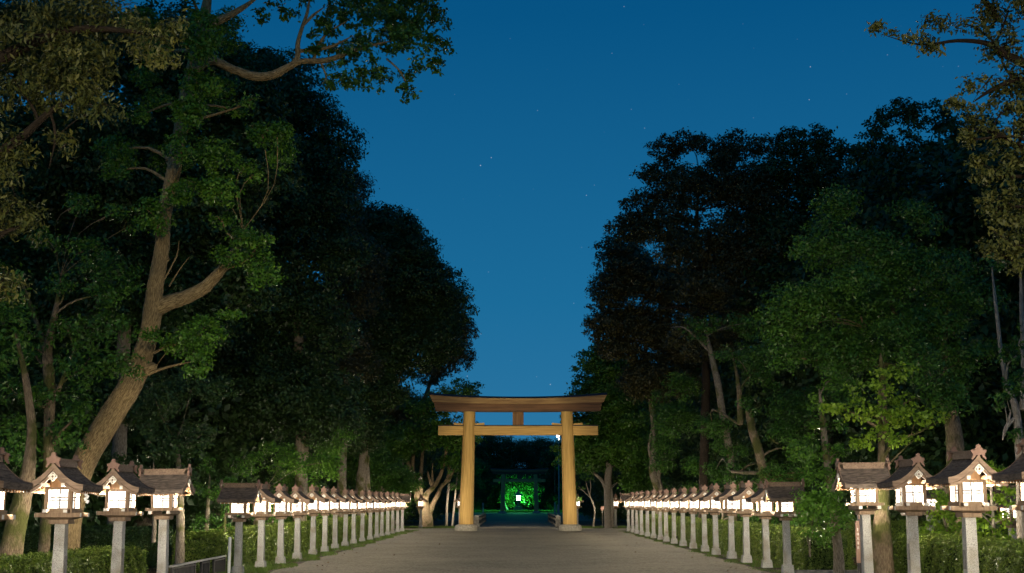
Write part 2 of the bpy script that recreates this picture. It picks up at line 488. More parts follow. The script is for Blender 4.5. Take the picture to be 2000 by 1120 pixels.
def smooth_path(pts, rad, step=3):
    pts = [Vector(p) for p in pts]; n = len(pts)
    op, orr = [], []
    for i in range(n - 1):
        p0, p1, p2, p3 = pts[max(0, i - 1)], pts[i], pts[i + 1], pts[min(n - 1, i + 2)]
        for k in range(step):
            t = k / step
            op.append(0.5 * ((2 * p1) + (p2 - p0) * t + (2 * p0 - 5 * p1 + 4 * p2 - p3) * t * t + (3 * p1 - p0 - 3 * p2 + p3) * t ** 3))
            orr.append(rad[i] + (rad[i + 1] - rad[i]) * t)
    op.append(pts[-1]); orr.append(rad[-1])
    return op, orr

def tube_object(name, paths, mat_, parent=None, segs=10, seed=0, lump=0.06):
    rng = random.Random(seed)
    V, Fc, UV = [], [], []
    for pts, rad, sg in paths:
        b = len(V); n = len(pts)
        a0 = rng.random() * 6
        ref = Vector((0, 1, 0.1)).normalized()
        length = 0
        ls = []
        for i, p in enumerate(pts):
            d = (pts[min(n - 1, i + 1)] - pts[max(0, i - 1)])
            d = d.normalized() if d.length > 1e-6 else Vector((0, 0, 1))
            x = d.cross(ref)
            x = x.normalized() if x.length > 1e-4 else Vector((1, 0, 0))
            y = d.cross(x)
            if i: length += (p - pts[i - 1]).length
            ls.append(length)
            for k in range(sg):
                a = 2 * math.pi * k / sg
                rr = rad[i] * (1 + lump * math.sin(2 * a + a0 + length * 1.1) + lump * .8 * math.sin(3 * a - length * 2.3 + a0) + lump * .5 * rng.uniform(-1, 1))
                V.append(p + x * (rr * math.cos(a)) + y * (rr * math.sin(a)))
        for i in range(n - 1):
            for k in range(sg):
                Fc.append((b + i * sg + k, b + i * sg + (k + 1) % sg, b + (i + 1) * sg + (k + 1) % sg, b + (i + 1) * sg + k))
                c = 2 * math.pi * max(rad) / sg
                UV += [(k * c, ls[i]), ((k + 1) * c, ls[i]), ((k + 1) * c, ls[i + 1]), (k * c, ls[i + 1])]
        Fc.append(tuple(b + (n - 1) * sg + k for k in range(sg)))
        UV += [(0, 0)] * sg
    me = bpy.data.meshes.new(name); me.from_pydata([tuple(v) for v in V], [], Fc)
    uvl = me.uv_layers.new(name="UVMap")
    uvl.data.foreach_set("uv", np.array(UV, np.float32).ravel())
    me.polygons.foreach_set("use_smooth", [True] * len(Fc))
    me.materials.append(mat_)
    o = bpy.data.objects.new(name, me); COL.objects.link(o); o.parent = parent
    return o

def ppath(pts, Y, dY=0.0):
    """photo polyline [(u, v, half width px[, extra distance])] at distance Y -> points, radii"""
    w, r = [], []
    for q in pts:
        y = Y + (q[3] if len(q) > 3 else 0) + dY
        w.append(P(q[0], q[1], y)); r.append(q[2] * y / F)
    return w, r

SEED = [10]
def tree(name, label, cat, Y, stems, ells, leaf, bark, L=0.10, Wd=0.055, cov=1.4, n=9, cr=0.45, thick=1.0, group=None,
         limbs=1.0, spray=0.16, dens=1.0, twigs=0, clumps=None, droop=.35, foot=True):
    """stems: photo polylines (first is the trunk); ells: crown masses (u, v, ru, rv[, dY]) filled with leaf clumps"""
    SEED[0] += 1
    rng = np.random.default_rng(SEED[0]); rd = random.Random(SEED[0])
    root_pt = ppath(stems[0][:1], Y)[0][0]
    gx, gy = root_pt.x, root_pt.y
    root = empty(name, (gx, gy, GZ(gx, gy)))
    tag(root, label, cat, group)
    off = Vector(root.location)
    paths, attach = [], []
    for i, st in enumerate(stems):
        w, r = ppath(st, Y)
        if i == 0 and foot:
            fp = Vector((gx, gy, min(GZ(gx, gy), w[0].z) - .15))
            w = [fp, Vector((gx, gy, GZ(gx, gy) + .25)) if w[0].z > GZ(gx, gy) + .7 else fp + Vector((0, 0, .2))] + w
            r = [r[0] * 1.7, r[0] * 1.15] + r
        r[-1] *= .35
        pp, rr = smooth_path(w, r, 4)
        paths.append(([p - off for p in pp], rr, 12 if i == 0 else 8))
        attach += list(zip(pp, rr))
    cl = []
    for e in ells:
        ye = Y + (e[4] if len(e) > 4 else 0)
        c = P(e[0], e[1], ye); rx, rz = e[2] * ye / F, e[3] * ye / F
        ry = (rx + rz) / 2 * thick
        m = max(1, int(n * (rx * rz) ** .5 / 2.2)) if clumps is None else clumps
        for k in range(m):
            if m == 1:
                cl.append((c, (rx, ry, rz))); continue
            uu = unit(rng, 1)[0]
            uu[1] -= .25
            f = rng.uniform(.45, .85)
            kr = cr * rng.uniform(.75, 1.3) * min(1.6, (rx * rz) ** .5)
            cl.append(((c.x + uu[0] * max(0, rx - kr * .7) * f ** .4, c.y + uu[1] * max(0, ry - kr * .5) * f, c.z + uu[2] * max(0, rz - kr * .7) * f ** .4), (kr * 1.15, kr * 1.15, kr * .85)))
    pos, nrm, tone = clump_leaves(cl, L, Wd, cov * dens, rng, spray)
    leaf_object("crown", pos - np.array(off), nrm, L, Wd, leaf, rng, tone, root, droop)
    for c, r in cl:
        if rd.random() > limbs: continue
        c = Vector(c)
        best = min(attach, key=lambda a: (a[0] - c).length + (2.5 * max(0, a[0].z - c.z + .3)))
        p0, r0 = best
        d = c - p0
        if d.length < .3 or d.length > 7: continue
        mid = p0 + d * .5 + Vector((rd.uniform(-.15, .15), rd.uniform(-.15, .15), rd.uniform(-.05, .2))) * d.length
        pp, rr = smooth_path([p0, mid, c], [min(r0 * .5, .03 + d.length * .012), min(r0 * .38, .02 + d.length * .007), .012], 3)
        paths.append(([p - off for p in pp], rr, 6))
        for q in range(twigs):
            u = Vector(unit(rng, 1)[0]); u = Vector((u.x * r[0], u.y * r[1], u.z * r[2]))
            e_ = c + u * rd.uniform(.8, 1.25)
            pp, rr = smooth_path([mid.lerp(c, rd.uniform(.5, 1)), c + u * .5 + Vector((0, 0, .05)), e_], [.009, .006, .003], 2)
            paths.append(([p - off for p in pp], rr, 4))
    tube_object("trunk", paths, bark, root, seed=SEED[0])
    return root

# ------------------------------------------------------------------ trees on the left
tree("camphor_tree", "big leaning camphor tree with bare tan trunk, forked low, reaching over the avenue", "tree", 24.0,
     [[(130, 1095, 27), (138, 1000, 25), (160, 910, 24), (207, 830, 23.5), (259, 745, 21.5), (289, 660, 18), (299, 605, 19.5), (304, 560, 17), (317, 480, 15),
       (320, 420, 15), (338, 340, 14), (352, 260, 13), (366, 180, 14), (385, 100, 13), (402, 20, 11), (412, -50, 10)],
      [(298, 605, 19), (330, 592, 15), (365, 580, 14), (398, 562, 13), (425, 535, 11), (450, 500, 7), (475, 450, 4)],
      [(375, 150, 11), (395, 126, 10), (420, 120, 9), (455, 136, 9), (500, 150, 10), (535, 146, 9), (562, 132, 7.5), (590, 120, 5.5), (640, 118, 6), (700, 96, 4), (765, 80, 2.5)],
      [(568, 130, 7), (581, 112, 6), (582, 85, 5), (590, 55, 4), (600, 25, 3.5), (606, -10, 3)],
      [(583, 100, 4), (615, 98, 3.5), (650, 90, 3), (690, 70, 2)],
      [(612, 118, 4), (622, 90, 3), (640, 65, 3), (680, 40, 2)],
      [(590, 52, 3), (612, 30, 3), (632, 15, 2)],
      [(390, 60, 9), (430, 40, 8), (470, 18, 6), (510, -10, 4)],
      [(625, 120, 2.5), (632, 135, 2), (637, 152, 2), (628, 166, 1.5)],
      [(755, 115, 2), (780, 138, 1.6), (792, 160, 1.3), (798, 176, 1)],
      [(300, 690, 3), (330, 675, 2.2), (352, 670, 1.5), (375, 665, 1)],
      [(286, 722, 15), (300, 716, 11), (307, 713, 4)], [(316, 505, 11), (327, 507, 7), (331, 508, 2)], [(322, 545, 2), (345, 500, 1.5), (350, 470, 1)], [(330, 560, 1.5), (352, 525, 1), (372, 500, .8)]],
     [(474, 495, 62, 72, -.8), (516, 528, 34, 38, -.6), (455, 440, 50, 40), (398, 342, 46, 48, -.5), (432, 374, 38, 34, -.5), (355, 385, 40, 45), (420, 300, 42, 35),
      (525, 270, 44, 62, -.5), (500, 330, 45, 38, -.3), (470, 225, 50, 50), (548, 300, 24, 42),
      (392, 655, 42, 34, -.4), (382, 705, 30, 36, -.5), (345, 672, 24, 18), (448, 615, 24, 12, -.3),
      (355, 290, 30, 30, -1.0), (372, 225, 30, 34, -1.0), (394, 100, 30, 30, -1.0), (342, 385, 24, 26, -1.0), (375, 160, 26, 26, -.9), (300, 420, 34, 34, -.6), (368, 215, 24, 30, -1.0), (410, 170, 30, 18, -.9), (400, 70, 40, 40, -.9), (375, 10, 50, 40, -.9), (300, 655, 22, 12, -1.1), (310, 300, 60, 60, .6), (250, 330, 60, 80, .8), (300, 190, 60, 70, 1), (420, 190, 55, 50, 1), (450, 70, 60, 60, 1), (300, 60, 70, 80, 1.2)],
     L_camphor, B_warm, L=.08, Wd=.044, cov=2.2, n=11, cr=.38, limbs=.5, spray=.095, twigs=1)
# the sky-side boughs are thinner, so they belong to their own sparse crown mass of the same tree
cam_tree = [o for o in COL.objects if o.name == "camphor_tree"][0]
rngb = np.random.default_rng(77)
bcl = []
for (u, v, r, dy) in ((838, 45, 40, 0), (790, 40, 42, .3), (740, 22, 44, -.3), (690, 28, 34, .2), (655, 22, 26, 0), (857, 98, 27, 0), (812, 84, 38, -.4), (765, 75, 38, .4), (850, 130, 16, 0),
                      (700, 95, 34, 0), (672, 100, 30, .3), (640, 60, 22, 0), (695, 160, 25, -.2), (665, 160, 16, 0), (742, 156, 23, .1), (725, 128, 26, 0), (797, 184, 20, 0),
                      (806, 140, 22, .2), (565, 28, 19, 0), (508, 30, 18, 0), (545, 5, 20, 0), (600, -5, 24, 0), (632, 40, 10, 0), (616, 76, 15, 0), (612, 100, 10, 0), (655, 130, 18, 0), (645, 168, 10, 0), (775, -5, 60, .5), (700, -10, 50, .3), (830, 5, 35, 0)):
    c = P(u, v, 24 + dy * 2); q = r * 24 / F
    bcl.append((c, (q, q * 1.3, q * .8)))
bp_, bn_, bt_ = clump_leaves(bcl, .105, .055, 2.1, rngb, .085, .1)
leaf_object("crown", bp_ - np.array(cam_tree.location), bn_, .105, .055, L_green, rngb, bt_ - .12, cam_tree)

tree("oak_tree", "near oak with hanging yellow tinged leaf sprays filling the top left corner", "tree", 13.5,
     [[(-150, 1000, 60), (-140, 700, 50), (-110, 400, 42), (-60, 150, 34), (0, -60, 24)],
      [(-110, 400, 22), (-40, 330, 14), (40, 270, 9), (110, 210, 6), (180, 190, 3)],
      [(-60, 150, 18), (30, 100, 12), (130, 60, 9), (240, 60, 5), (320, 75, 3)],
      [(-130, 600, 16), (-60, 520, 10), (0, 460, 6), (50, 440, 3)],
      [(100, 225, 3), (108, 270, 2.5), (95, 330, 2)]],
     [(60, 70, 80, 70), (150, 130, 70, 55), (120, 190, 70, 45), (190, 215, 45, 32), (40, 180, 60, 60), (230, 60, 60, 60, .3), (310, 95, 48, 38), (350, 60, 28, 28),
      (30, 285, 36, 30), (20, 330, 40, 40), (10, 420, 50, 40), (60, 440, 30, 34), (10, 560, 34, 40), (130, 280, 20, 30), (150, 20, 60, 40)],
     L_olive, B_dim, L=.085, Wd=.026, cov=1.35, n=8, cr=.24, limbs=.6, spray=.10, twigs=2, droop=.7)

tree("evergreen_tree", "slim mossy forked tree rising behind the gabled lantern at far left", "tree", 23.2,
     [[(85, 1088, 11), (92, 960, 10), (97, 800, 10.5), (96, 740, 11), (92, 700, 9), (98, 650, 7), (110, 600, 5), (118, 540, 3)],
      [(113, 765, 4.5), (125, 735, 4), (137, 705, 3.2), (150, 670, 2)],
      [(93, 700, 6), (78, 650, 5), (60, 600, 4), (40, 540, 3)],
      [(96, 780, 3), (60, 768, 2.5), (20, 772, 2)]],
     [(50, 690, 60, 50), (110, 640, 70, 45), (200, 650, 55, 42), (235, 715, 34, 34, -.4), (165, 720, 48, 40, -.3), (30, 770, 55, 30, -.4), (95, 775, 38, 18, -.5), (150, 780, 30, 30),
      (20, 850, 40, 40), (60, 880, 36, 30), (130, 850, 30, 40), (150, 815, 26, 26, -.6), (190, 600, 60, 45), (90, 560, 70, 50), (215, 540, 50, 50), (160, 490, 60, 50), (60, 480, 60, 50), (240, 450, 45, 60, .3), (180, 400, 60, 60, .4)],
     L_green, B_moss, L=.10, Wd=.045, cov=1.25, n=9, cr=.34, limbs=.5, spray=.13, twigs=1)
tree("mossy_tree", "thick mossy trunk leaning at the far left edge below dark leaves", "tree", 21.0,
     [[(18, 1105, 22), (28, 1040, 20), (42, 980, 18), (54, 930, 15), (60, 880, 11), (62, 830, 9), (50, 740, 7), (30, 650, 5)]],
     [(20, 640, 50, 50), (-30, 700, 60, 60), (10, 900, 40, 22, .6), (-20, 560, 60, 50)], L_green, B_moss, L=.10, Wd=.045, cov=1.2, n=8, cr=.34, limbs=.5, spray=.13)
tree("evergreen_tree", "dark broad evergreen standing behind the leaning camphor, filling the upper left", "tree", 33,
     [[(225, 1040, 16), (232, 900, 15), (240, 700, 13), (250, 500, 10), (255, 300, 7)]],
     [(120, 120, 150, 130), (330, 130, 140, 130), (440, 200, 90, 110), (100, 350, 150, 130), (260, 330, 140, 130), (400, 420, 100, 130), (80, 560, 140, 110), (230, 560, 120, 110), (480, 330, 80, 110),
      (390, 600, 90, 90), (30, 760, 110, 90), (200, 800, 90, 60), (470, 560, 70, 90)],
     L_dark, B_grey, L=.15, Wd=.075, cov=1.7, n=10, cr=.75, limbs=.15, spray=.13)
tree("evergreen_tree", "tall dark evergreen whose dome stands highest against the sky on the left", "tree", 47,
     [[(585, 1030, 14), (588, 950, 13), (590, 800, 12), (580, 600, 10), (570, 350, 7)]],
     [(535, 190, 88, 112), (575, 300, 122, 130), (620, 380, 88, 110), (590, 500, 135, 120), (570, 650, 130, 120), (520, 780, 120, 100), (640, 790, 70, 80), (450, 650, 90, 120), (470, 420, 100, 120), (500, 110, 40, 50)],
     L_dark, B_grey, L=.15, Wd=.075, cov=1.25, n=10, cr=.75, limbs=.12, spray=.13)
tree("chinquapin_tree", "brown flecked evergreen bulging toward the sky between two dark domes on the left", "tree", 58,
     [[(668, 1030, 9), (668, 900, 9), (680, 700, 8), (690, 500, 6)]],
     [(650, 450, 80, 100), (695, 500, 62, 92), (690, 590, 58, 70), (655, 650, 60, 70), (680, 720, 55, 60), (668, 365, 50, 56), (645, 800, 55, 60)],
     L_brown, B_grey, L=.13, Wd=.06, cov=1.3, n=10, cr=.6, limbs=.25, spray=.13)
tree("evergreen_tree", "rounded dark evergreen nearest the torii on the left, its pale trunk forked high", "tree", 67,
     [[(706, 1033, 11), (704, 980, 10), (707, 930, 11), (712, 870, 7), (722, 820, 6), (738, 785, 6)],
      [(738, 787, 5), (728, 765, 3), (722, 735, 2)], [(738, 785, 5), (760, 772, 4), (776, 750, 3), (785, 720, 2)],
      [(722, 1000, 5), (718, 930, 5), (720, 890, 4)]],
     [(755, 480, 78, 75), (800, 535, 85, 92), (850, 590, 80, 92), (740, 590, 80, 100), (820, 660, 75, 70), (760, 690, 70, 70), (718, 760, 60, 50), (690, 830, 50, 55), (720, 440, 40, 40)],
     L_dark, B_grey, L=.17, Wd=.085, cov=1.25, n=11, cr=.85, limbs=.3, spray=.14)
tree("chinquapin_tree", "brownish lacy crown with gaps hanging low beside the left end of the torii", "tree", 88,
     [[(772, 1030, 5), (775, 950, 5), (800, 850, 4), (840, 750, 3.5), (860, 680, 3)], [(840, 750, 2.5), (880, 710, 2), (900, 680, 1.5)]],
     [(890, 640, 40, 52), (868, 700, 42, 42), (900, 690, 26, 32), (835, 730, 40, 30), (880, 580, 30, 40), (780, 800, 50, 40), (850, 745, 26, 14)],
     L_brown, B_grey, L=.16, Wd=.075, cov=.95, n=11, cr=.62, limbs=.5, spray=.13)
tree("forked_tree", "many stemmed pale tree with twisted limbs spreading left of the torii", "tree", 83,
     [[(832, 1030, 15), (831, 1005, 12), (826, 985, 12), (816, 970, 8), (808, 935, 5), (797, 905, 4), (786, 880, 3)],
      [(818, 975, 6), (808, 930, 4.5), (806, 900, 4), (812, 870, 3), (815, 850, 2)],
      [(826, 985, 5), (822, 940, 4), (824, 900, 3.2), (827, 865, 2.5), (828, 840, 2)],
      [(830, 985, 6), (834, 965, 5.5), (848, 950, 5), (860, 928, 4), (868, 905, 3), (873, 870, 2.6), (878, 840, 2.2), (888, 815, 1.5)],
      [(838, 1005, 6), (846, 985, 5), (856, 965, 4.5), (862, 950, 4), (878, 935, 3.2), (888, 915, 2)],
      [(845, 952, 3), (838, 935, 2.5), (835, 920, 2)], [(846, 950, 2.5), (844, 925, 2), (845, 905, 1.5)], [(870, 940, 2.5), (876, 925, 2), (880, 905, 1.3)]],
     [(800, 860, 50, 40), (850, 850, 48, 36), (895, 850, 34, 40), (905, 765, 36, 28), (870, 790, 44, 30), (830, 800, 40, 30), (880, 900, 26, 24), (925, 775, 20, 14), (770, 880, 36, 30)],
     L_green, B_tan, L=.19, Wd=.10, cov=.85, n=11, cr=.7, limbs=.35, spray=.16)
for (u0, pts, lab) in ((872, [(872, 1031, 2.6), (873, 985, 2.4), (877, 950, 2.2), (880, 925, 1.8), (890, 905, 1.3)], "thin pale sapling standing between the forked tree and the left pillar"),
                       (884, [(883, 1031, 2), (887, 990, 2), (890, 960, 1.6), (893, 930, 1.2)], "thinner sapling close beside the left pillar's lantern")):
    tree("sapling", lab, "sapling", 86, [pts], [(u0 + 18, 940, 16, 22), (u0 + 14, 905, 18, 20)], L_green, B_pale, L=.18, Wd=.09, cov=.7, n=8, cr=.5, limbs=.7, spray=.13)
# understorey along the left hedge
tree("shrub", "glossy dark shrub behind the white marker pole at the railing end", "shrub", 31.5,
     [[(400, 1075, 5), (405, 1010, 4), (410, 930, 3)], [(438, 1050, 3), (440, 990, 2.5), (430, 930, 2)]],
     [(400, 960, 44, 50), (440, 930, 36, 40), (455, 985, 30, 44), (380, 905, 50, 40), (430, 1020, 34, 34), (395, 1030, 20, 26)], L_green, B_grey, L=.085, Wd=.042, cov=1.3, n=10, cr=.34, limbs=.4, spray=.11)
tree("shrub", "bright green shrub mass over the first lanterns of the left row", "shrub", 40,
     [[(505, 1045, 9), (503, 1020, 8), (508, 1008, 6), (515, 960, 3)]],
     [(560, 895, 66, 36), (630, 905, 60, 32), (500, 890, 50, 40), (590, 940, 60, 34, 9), (660, 870, 46, 40, 4), (530, 1000, 46, 40, 3), (590, 1000, 50, 36, 10), (650, 985, 40, 36, 18)], L_ivy, B_grey, L=.095, Wd=.048, cov=1.3, n=10, cr=.45, limbs=.3, spray=.13)
tree("shrub", "dark leafy understorey tree behind the broad-ridged lantern on the left", "shrub", 30,
     [[(352, 1075, 9), (352, 1000, 8), (350, 930, 7), (345, 860, 5)], [(300, 1060, 5), (302, 1000, 4), (300, 900, 3)]],
     [(300, 860, 70, 50), (370, 840, 60, 50), (250, 900, 50, 40), (330, 920, 60, 34), (240, 960, 50, 50), (300, 760, 80, 60), (400, 780, 60, 60)], L_dark, B_grey, L=.11, Wd=.055, cov=1.2, n=9, cr=.5, limbs=.25, spray=.15)
tree("shrub", "low leafy tree beyond the middle of the left hedge", "shrub", 77,
     [[(740, 1030, 4), (742, 960, 4), (750, 900, 3)]],
     [(735, 905, 60, 50), (770, 940, 46, 40), (690, 900, 40, 40), (760, 990, 40, 30), (800, 960, 24, 40)], L_green, B_grey, L=.14, Wd=.07, cov=1.05, n=10, cr=.55, limbs=.3, spray=.17)

# ------------------------------------------------------------------ trees on the right
tree("oak_tree", "near oak with yellow lit leaves and bare twigs hanging down the upper right edge", "tree", 14.5,
     [[(2190, 1000, 60), (2180, 700, 50), (2150, 400, 40), (2110, 150, 32), (2080, -80, 24)],
      [(2120, 200, 18), (2030, 140, 11), (1970, 110, 8), (1930, 86, 6), (1870, 80, 4), (1800, 88, 2.5), (1730, 70, 1.2)],
      [(2150, 400, 18), (2060, 330, 11), (1990, 290, 6), (1940, 260, 4), (1880, 250, 2)],
      [(1950, 40, 7), (1930, 10, 6), (1900, -20, 5)],
      [(2120, 170, 9), (2000, 155, 6), (1940, 175, 4), (1900, 200, 2.5)]],
     [(1970, 20, 50, 40), (1920, 8, 28, 20), (1960, 90, 44, 30), (1900, 52, 34, 20), (1835, 50, 36, 18), (1790, 80, 26, 14), (1755, 70, 20, 10), (1820, 92, 22, 10), (1712, 48, 9, 7), (1985, 150, 34, 40),
      (1930, 160, 22, 20), (1890, 170, 18, 16), (1970, 210, 44, 40), (1900, 215, 30, 16), (1860, 200, 22, 14), (1975, 280, 44, 44), (1915, 250, 30, 24), (1885, 262, 18, 16), (1890, 275, 10, 14), (1980, 350, 40, 46), (1925, 345, 22, 40), (1905, 320, 10, 12), (1975, 430, 38, 40), (1940, 405, 28, 30),
      (1960, 480, 36, 36), (1985, 510, 26, 24), (1945, 495, 20, 18), (2040, 200, 60, 80), (2050, 380, 50, 80)],
     L_olive, B_dim, L=.068, Wd=.030, cov=1.35, n=8, cr=.19, limbs=.7, spray=.075, twigs=3, droop=.5)
tree("camphor_tree", "big green lit leafy tree spreading above the right hand near lanterns", "tree", 29,
     [[(1864, 1010, 18), (1865, 930, 17), (1864, 860, 17), (1850, 790, 15), (1800, 700, 10), (1740, 600, 7)],
      [(1850, 800, 9), (1845, 700, 6), (1850, 600, 4)],
      [(1800, 700, 4), (1730, 560, 2.5), (1765, 520, 2), (1800, 500, 1.5)], [(1690, 640, 2.5), (1658, 560, 2), (1652, 520, 1.3)]],
     [(1600, 480, 70, 70), (1690, 500, 80, 70), (1580, 600, 80, 80), (1690, 600, 90, 80), (1600, 700, 90, 70), (1700, 690, 80, 60), (1790, 540, 80, 70), (1800, 640, 80, 70), (1880, 560, 60, 80), (1880, 680, 60, 60), (1545, 690, 56, 60),
      (1640, 420, 60, 50), (1760, 440, 80, 50), (1560, 560, 56, 50, -1), (1510, 640, 46, 46), (1840, 740, 60, 40), (1640, 760, 70, 40), (1790, 690, 60, 50, -1.5), (1730, 630, 60, 50, -1.5), (1850, 770, 44, 34, -1.2), (1810, 740, 44, 30, -1.4), (1660, 560, 60, 50, -1.3), (1860, 790, 36, 20, -1.6), (1835, 770, 36, 24, -1.6)],
     L_green, B_moss, L=.095, Wd=.046, cov=1.35, n=10, cr=.5, limbs=.3, spray=.15, twigs=1)
tree("maple_tree", "maple with lime green layered leaves above the second near lantern on the right", "tree", 23,
     [[(1722, 1050, 19), (1723, 990, 15), (1725, 930, 12), (1725, 860, 10), (1724, 800, 9), (1722, 740, 7), (1720, 690, 4)],
      [(1732, 880, 4), (1760, 860, 3), (1800, 842, 2), (1840, 820, 1.5)], [(1722, 840, 4), (1690, 820, 3), (1650, 800, 2), (1625, 793, 1)],
      [(1738, 905, 1.6), (1775, 868, 1.3), (1800, 850, 1)]],
     [(1650, 797, 34, 9, -.5), (1690, 808, 44, 16, -.6), (1740, 815, 52, 20, -.7), (1790, 815, 42, 18, -.6), (1830, 818, 26, 12, -.5), (1735, 850, 42, 14, -.8), (1760, 862, 26, 10, -.9), (1720, 780, 52, 18, -.3), (1770, 785, 36, 14, -.3),
      (1700, 755, 44, 18), (1740, 730, 44, 18), (1680, 870, 22, 10, -.8), (1620, 795, 12, 5)],
     L_lime, B_moss, L=.085, Wd=.055, cov=1.15, n=13, cr=.2, limbs=.5, spray=.10, twigs=1)
tree("evergreen_tree", "vine covered slender tree, bright green, between the right row's end and the signpost", "tree", 27.5,
     [[(1638, 1088, 10), (1633, 1040, 9), (1626, 980, 8), (1615, 900, 7), (1608, 830, 6), (1600, 760, 4)], [(1582, 1088, 2), (1582, 1050, 2), (1590, 1000, 1.5)]],
     [(1600, 1000, 36, 32, -.4), (1640, 1015, 28, 28, -.4), (1575, 985, 24, 26, -.3), (1610, 950, 34, 34, -.3), (1600, 890, 40, 40), (1640, 900, 34, 36), (1570, 880, 30, 34), (1620, 840, 44, 36), (1590, 1040, 24, 18, -.5), (1600, 1062, 12, 10, -.4), (1600, 780, 36, 36), (1625, 740, 30, 30)],
     L_ivy, B_grey, L=.085, Wd=.045, cov=1.3, n=11, cr=.3, limbs=.4, spray=.11, twigs=1)
tree("slender_tree", "slender pale limbed tree leaning at the right edge with a bright leaf tuft", "tree", 20,
     [[(1996, 1060, 9), (1994, 960, 8), (1990, 870, 8), (1984, 800, 7), (1970, 760, 6), (1957, 700, 4.5), (1950, 640, 4), (1943, 580, 3.5), (1937, 520, 3)],
      [(1988, 815, 5), (1974, 824, 4.5), (1964, 838, 4), (1958, 860, 3)], [(1964, 838, 3), (1972, 815, 2.5), (1974, 800, 2)],
      [(1998, 800, 8), (2000, 700, 6), (1995, 600, 4), (1993, 520, 3)]],
     [(1985, 695, 28, 24, -.4), (1972, 765, 30, 24, -.5), (1995, 740, 24, 24), (1960, 785, 14, 10, -.4), (2000, 650, 30, 30), (1940, 520, 30, 24), (1990, 850, 20, 16)],
     L_green, B_pale, L=.085, Wd=.045, cov=1.2, n=11, cr=.22, limbs=.6, spray=.09)
tree("sapling", "bright lit sapling with open tiered leaves beside the largest right lantern", "sapling", 21,
     [[(1942, 1062, 3.2), (1939, 1000, 3), (1936, 950, 2.5), (1934, 905, 1.8)],
      [(1939, 1010, 1.6), (1915, 1000, 1.2), (1890, 998, .8)], [(1938, 990, 1.5), (1960, 975, 1.2), (1985, 955, .8)], [(1936, 960, 1.4), (1915, 945, 1), (1900, 940, .7)], [(1935, 945, 1.4), (1955, 930, 1), (1972, 918, .7)], [(1940, 1025, 1.3), (1965, 1012, 1), (1985, 1005, .7)]],
     [(1900, 996, 26, 8), (1975, 958, 22, 9), (1910, 942, 18, 8), (1960, 922, 22, 9), (1965, 1010, 26, 8), (1935, 912, 18, 9), (1920, 1025, 28, 9), (1985, 985, 16, 8), (1945, 975, 20, 8), (1905, 1012, 18, 6), (1950, 1045, 34, 12)],
     L_lime, B_pale, L=.08, Wd=.044, cov=2.0, n=12, cr=.16, limbs=.3, spray=.07)
tree("shrub", "lit azalea like shrub low behind the right hedge between two near lanterns", "shrub", 24.5,
     [[(1850, 1062, 3), (1848, 1030, 2.5), (1835, 990, 2), (1825, 955, 1.3)], [(1850, 1050, 2), (1865, 1015, 1.5), (1875, 1000, 1)]],
     [(1832, 985, 26, 20), (1850, 1005, 30, 14), (1825, 955, 18, 16), (1868, 1035, 30, 16), (1815, 1030, 20, 12), (1840, 1045, 34, 12), (1805, 1045, 16, 8), (1870, 1005, 16, 10)],
     L_lime, B_grey, L=.08, Wd=.044, cov=1.8, n=12, cr=.2, limbs=.4, spray=.08)
tree("evergreen_tree", "tallest dark tree on the right with a lacy top against the sky", "tree", 45,
     [[(1800, 1030, 12), (1800, 900, 12), (1800, 700, 10), (1795, 450, 8), (1790, 300, 5)], [(1795, 450, 4), (1740, 330, 3), (1715, 260, 2)], [(1795, 430, 4), (1850, 300, 3), (1860, 230, 2)]],
     [(1760, 235, 46, 40), (1810, 220, 50, 40), (1715, 250, 34, 30), (1860, 240, 44, 40), (1740, 300, 70, 50), (1830, 310, 80, 60), (1900, 290, 60, 70), (1700, 350, 60, 60), (1790, 400, 90, 70), (1890, 400, 80, 70), (1700, 440, 70, 60), (1860, 500, 90, 70), (1940, 480, 70, 100), (1930, 330, 60, 80), (1980, 600, 60, 100), (1680, 540, 80, 70), (1640, 480, 60, 60)],
     L_dark, B_grey, L=.15, Wd=.08, cov=1.25, n=10, cr=.6, limbs=.4, spray=.13)
tree("evergreen_tree", "flat topped dark tree with two knobbly crowns right of the brown one", "tree", 55,
     [[(1575, 1030, 10), (1575, 900, 10), (1575, 650, 8), (1570, 450, 6), (1565, 330, 4)]],
     [(1545, 285, 38, 38), (1595, 280, 38, 36), (1520, 320, 36, 36), (1625, 310, 34, 40), (1570, 350, 70, 60), (1500, 370, 50, 60), (1650, 370, 60, 60), (1600, 440, 90, 70), (1500, 460, 70, 70), (1660, 300, 30, 28), (1540, 540, 80, 70), (1500, 610, 60, 60)],
     L_dark, B_grey, L=.17, Wd=.09, cov=.95, n=11, cr=.7, limbs=.35, spray=.14)
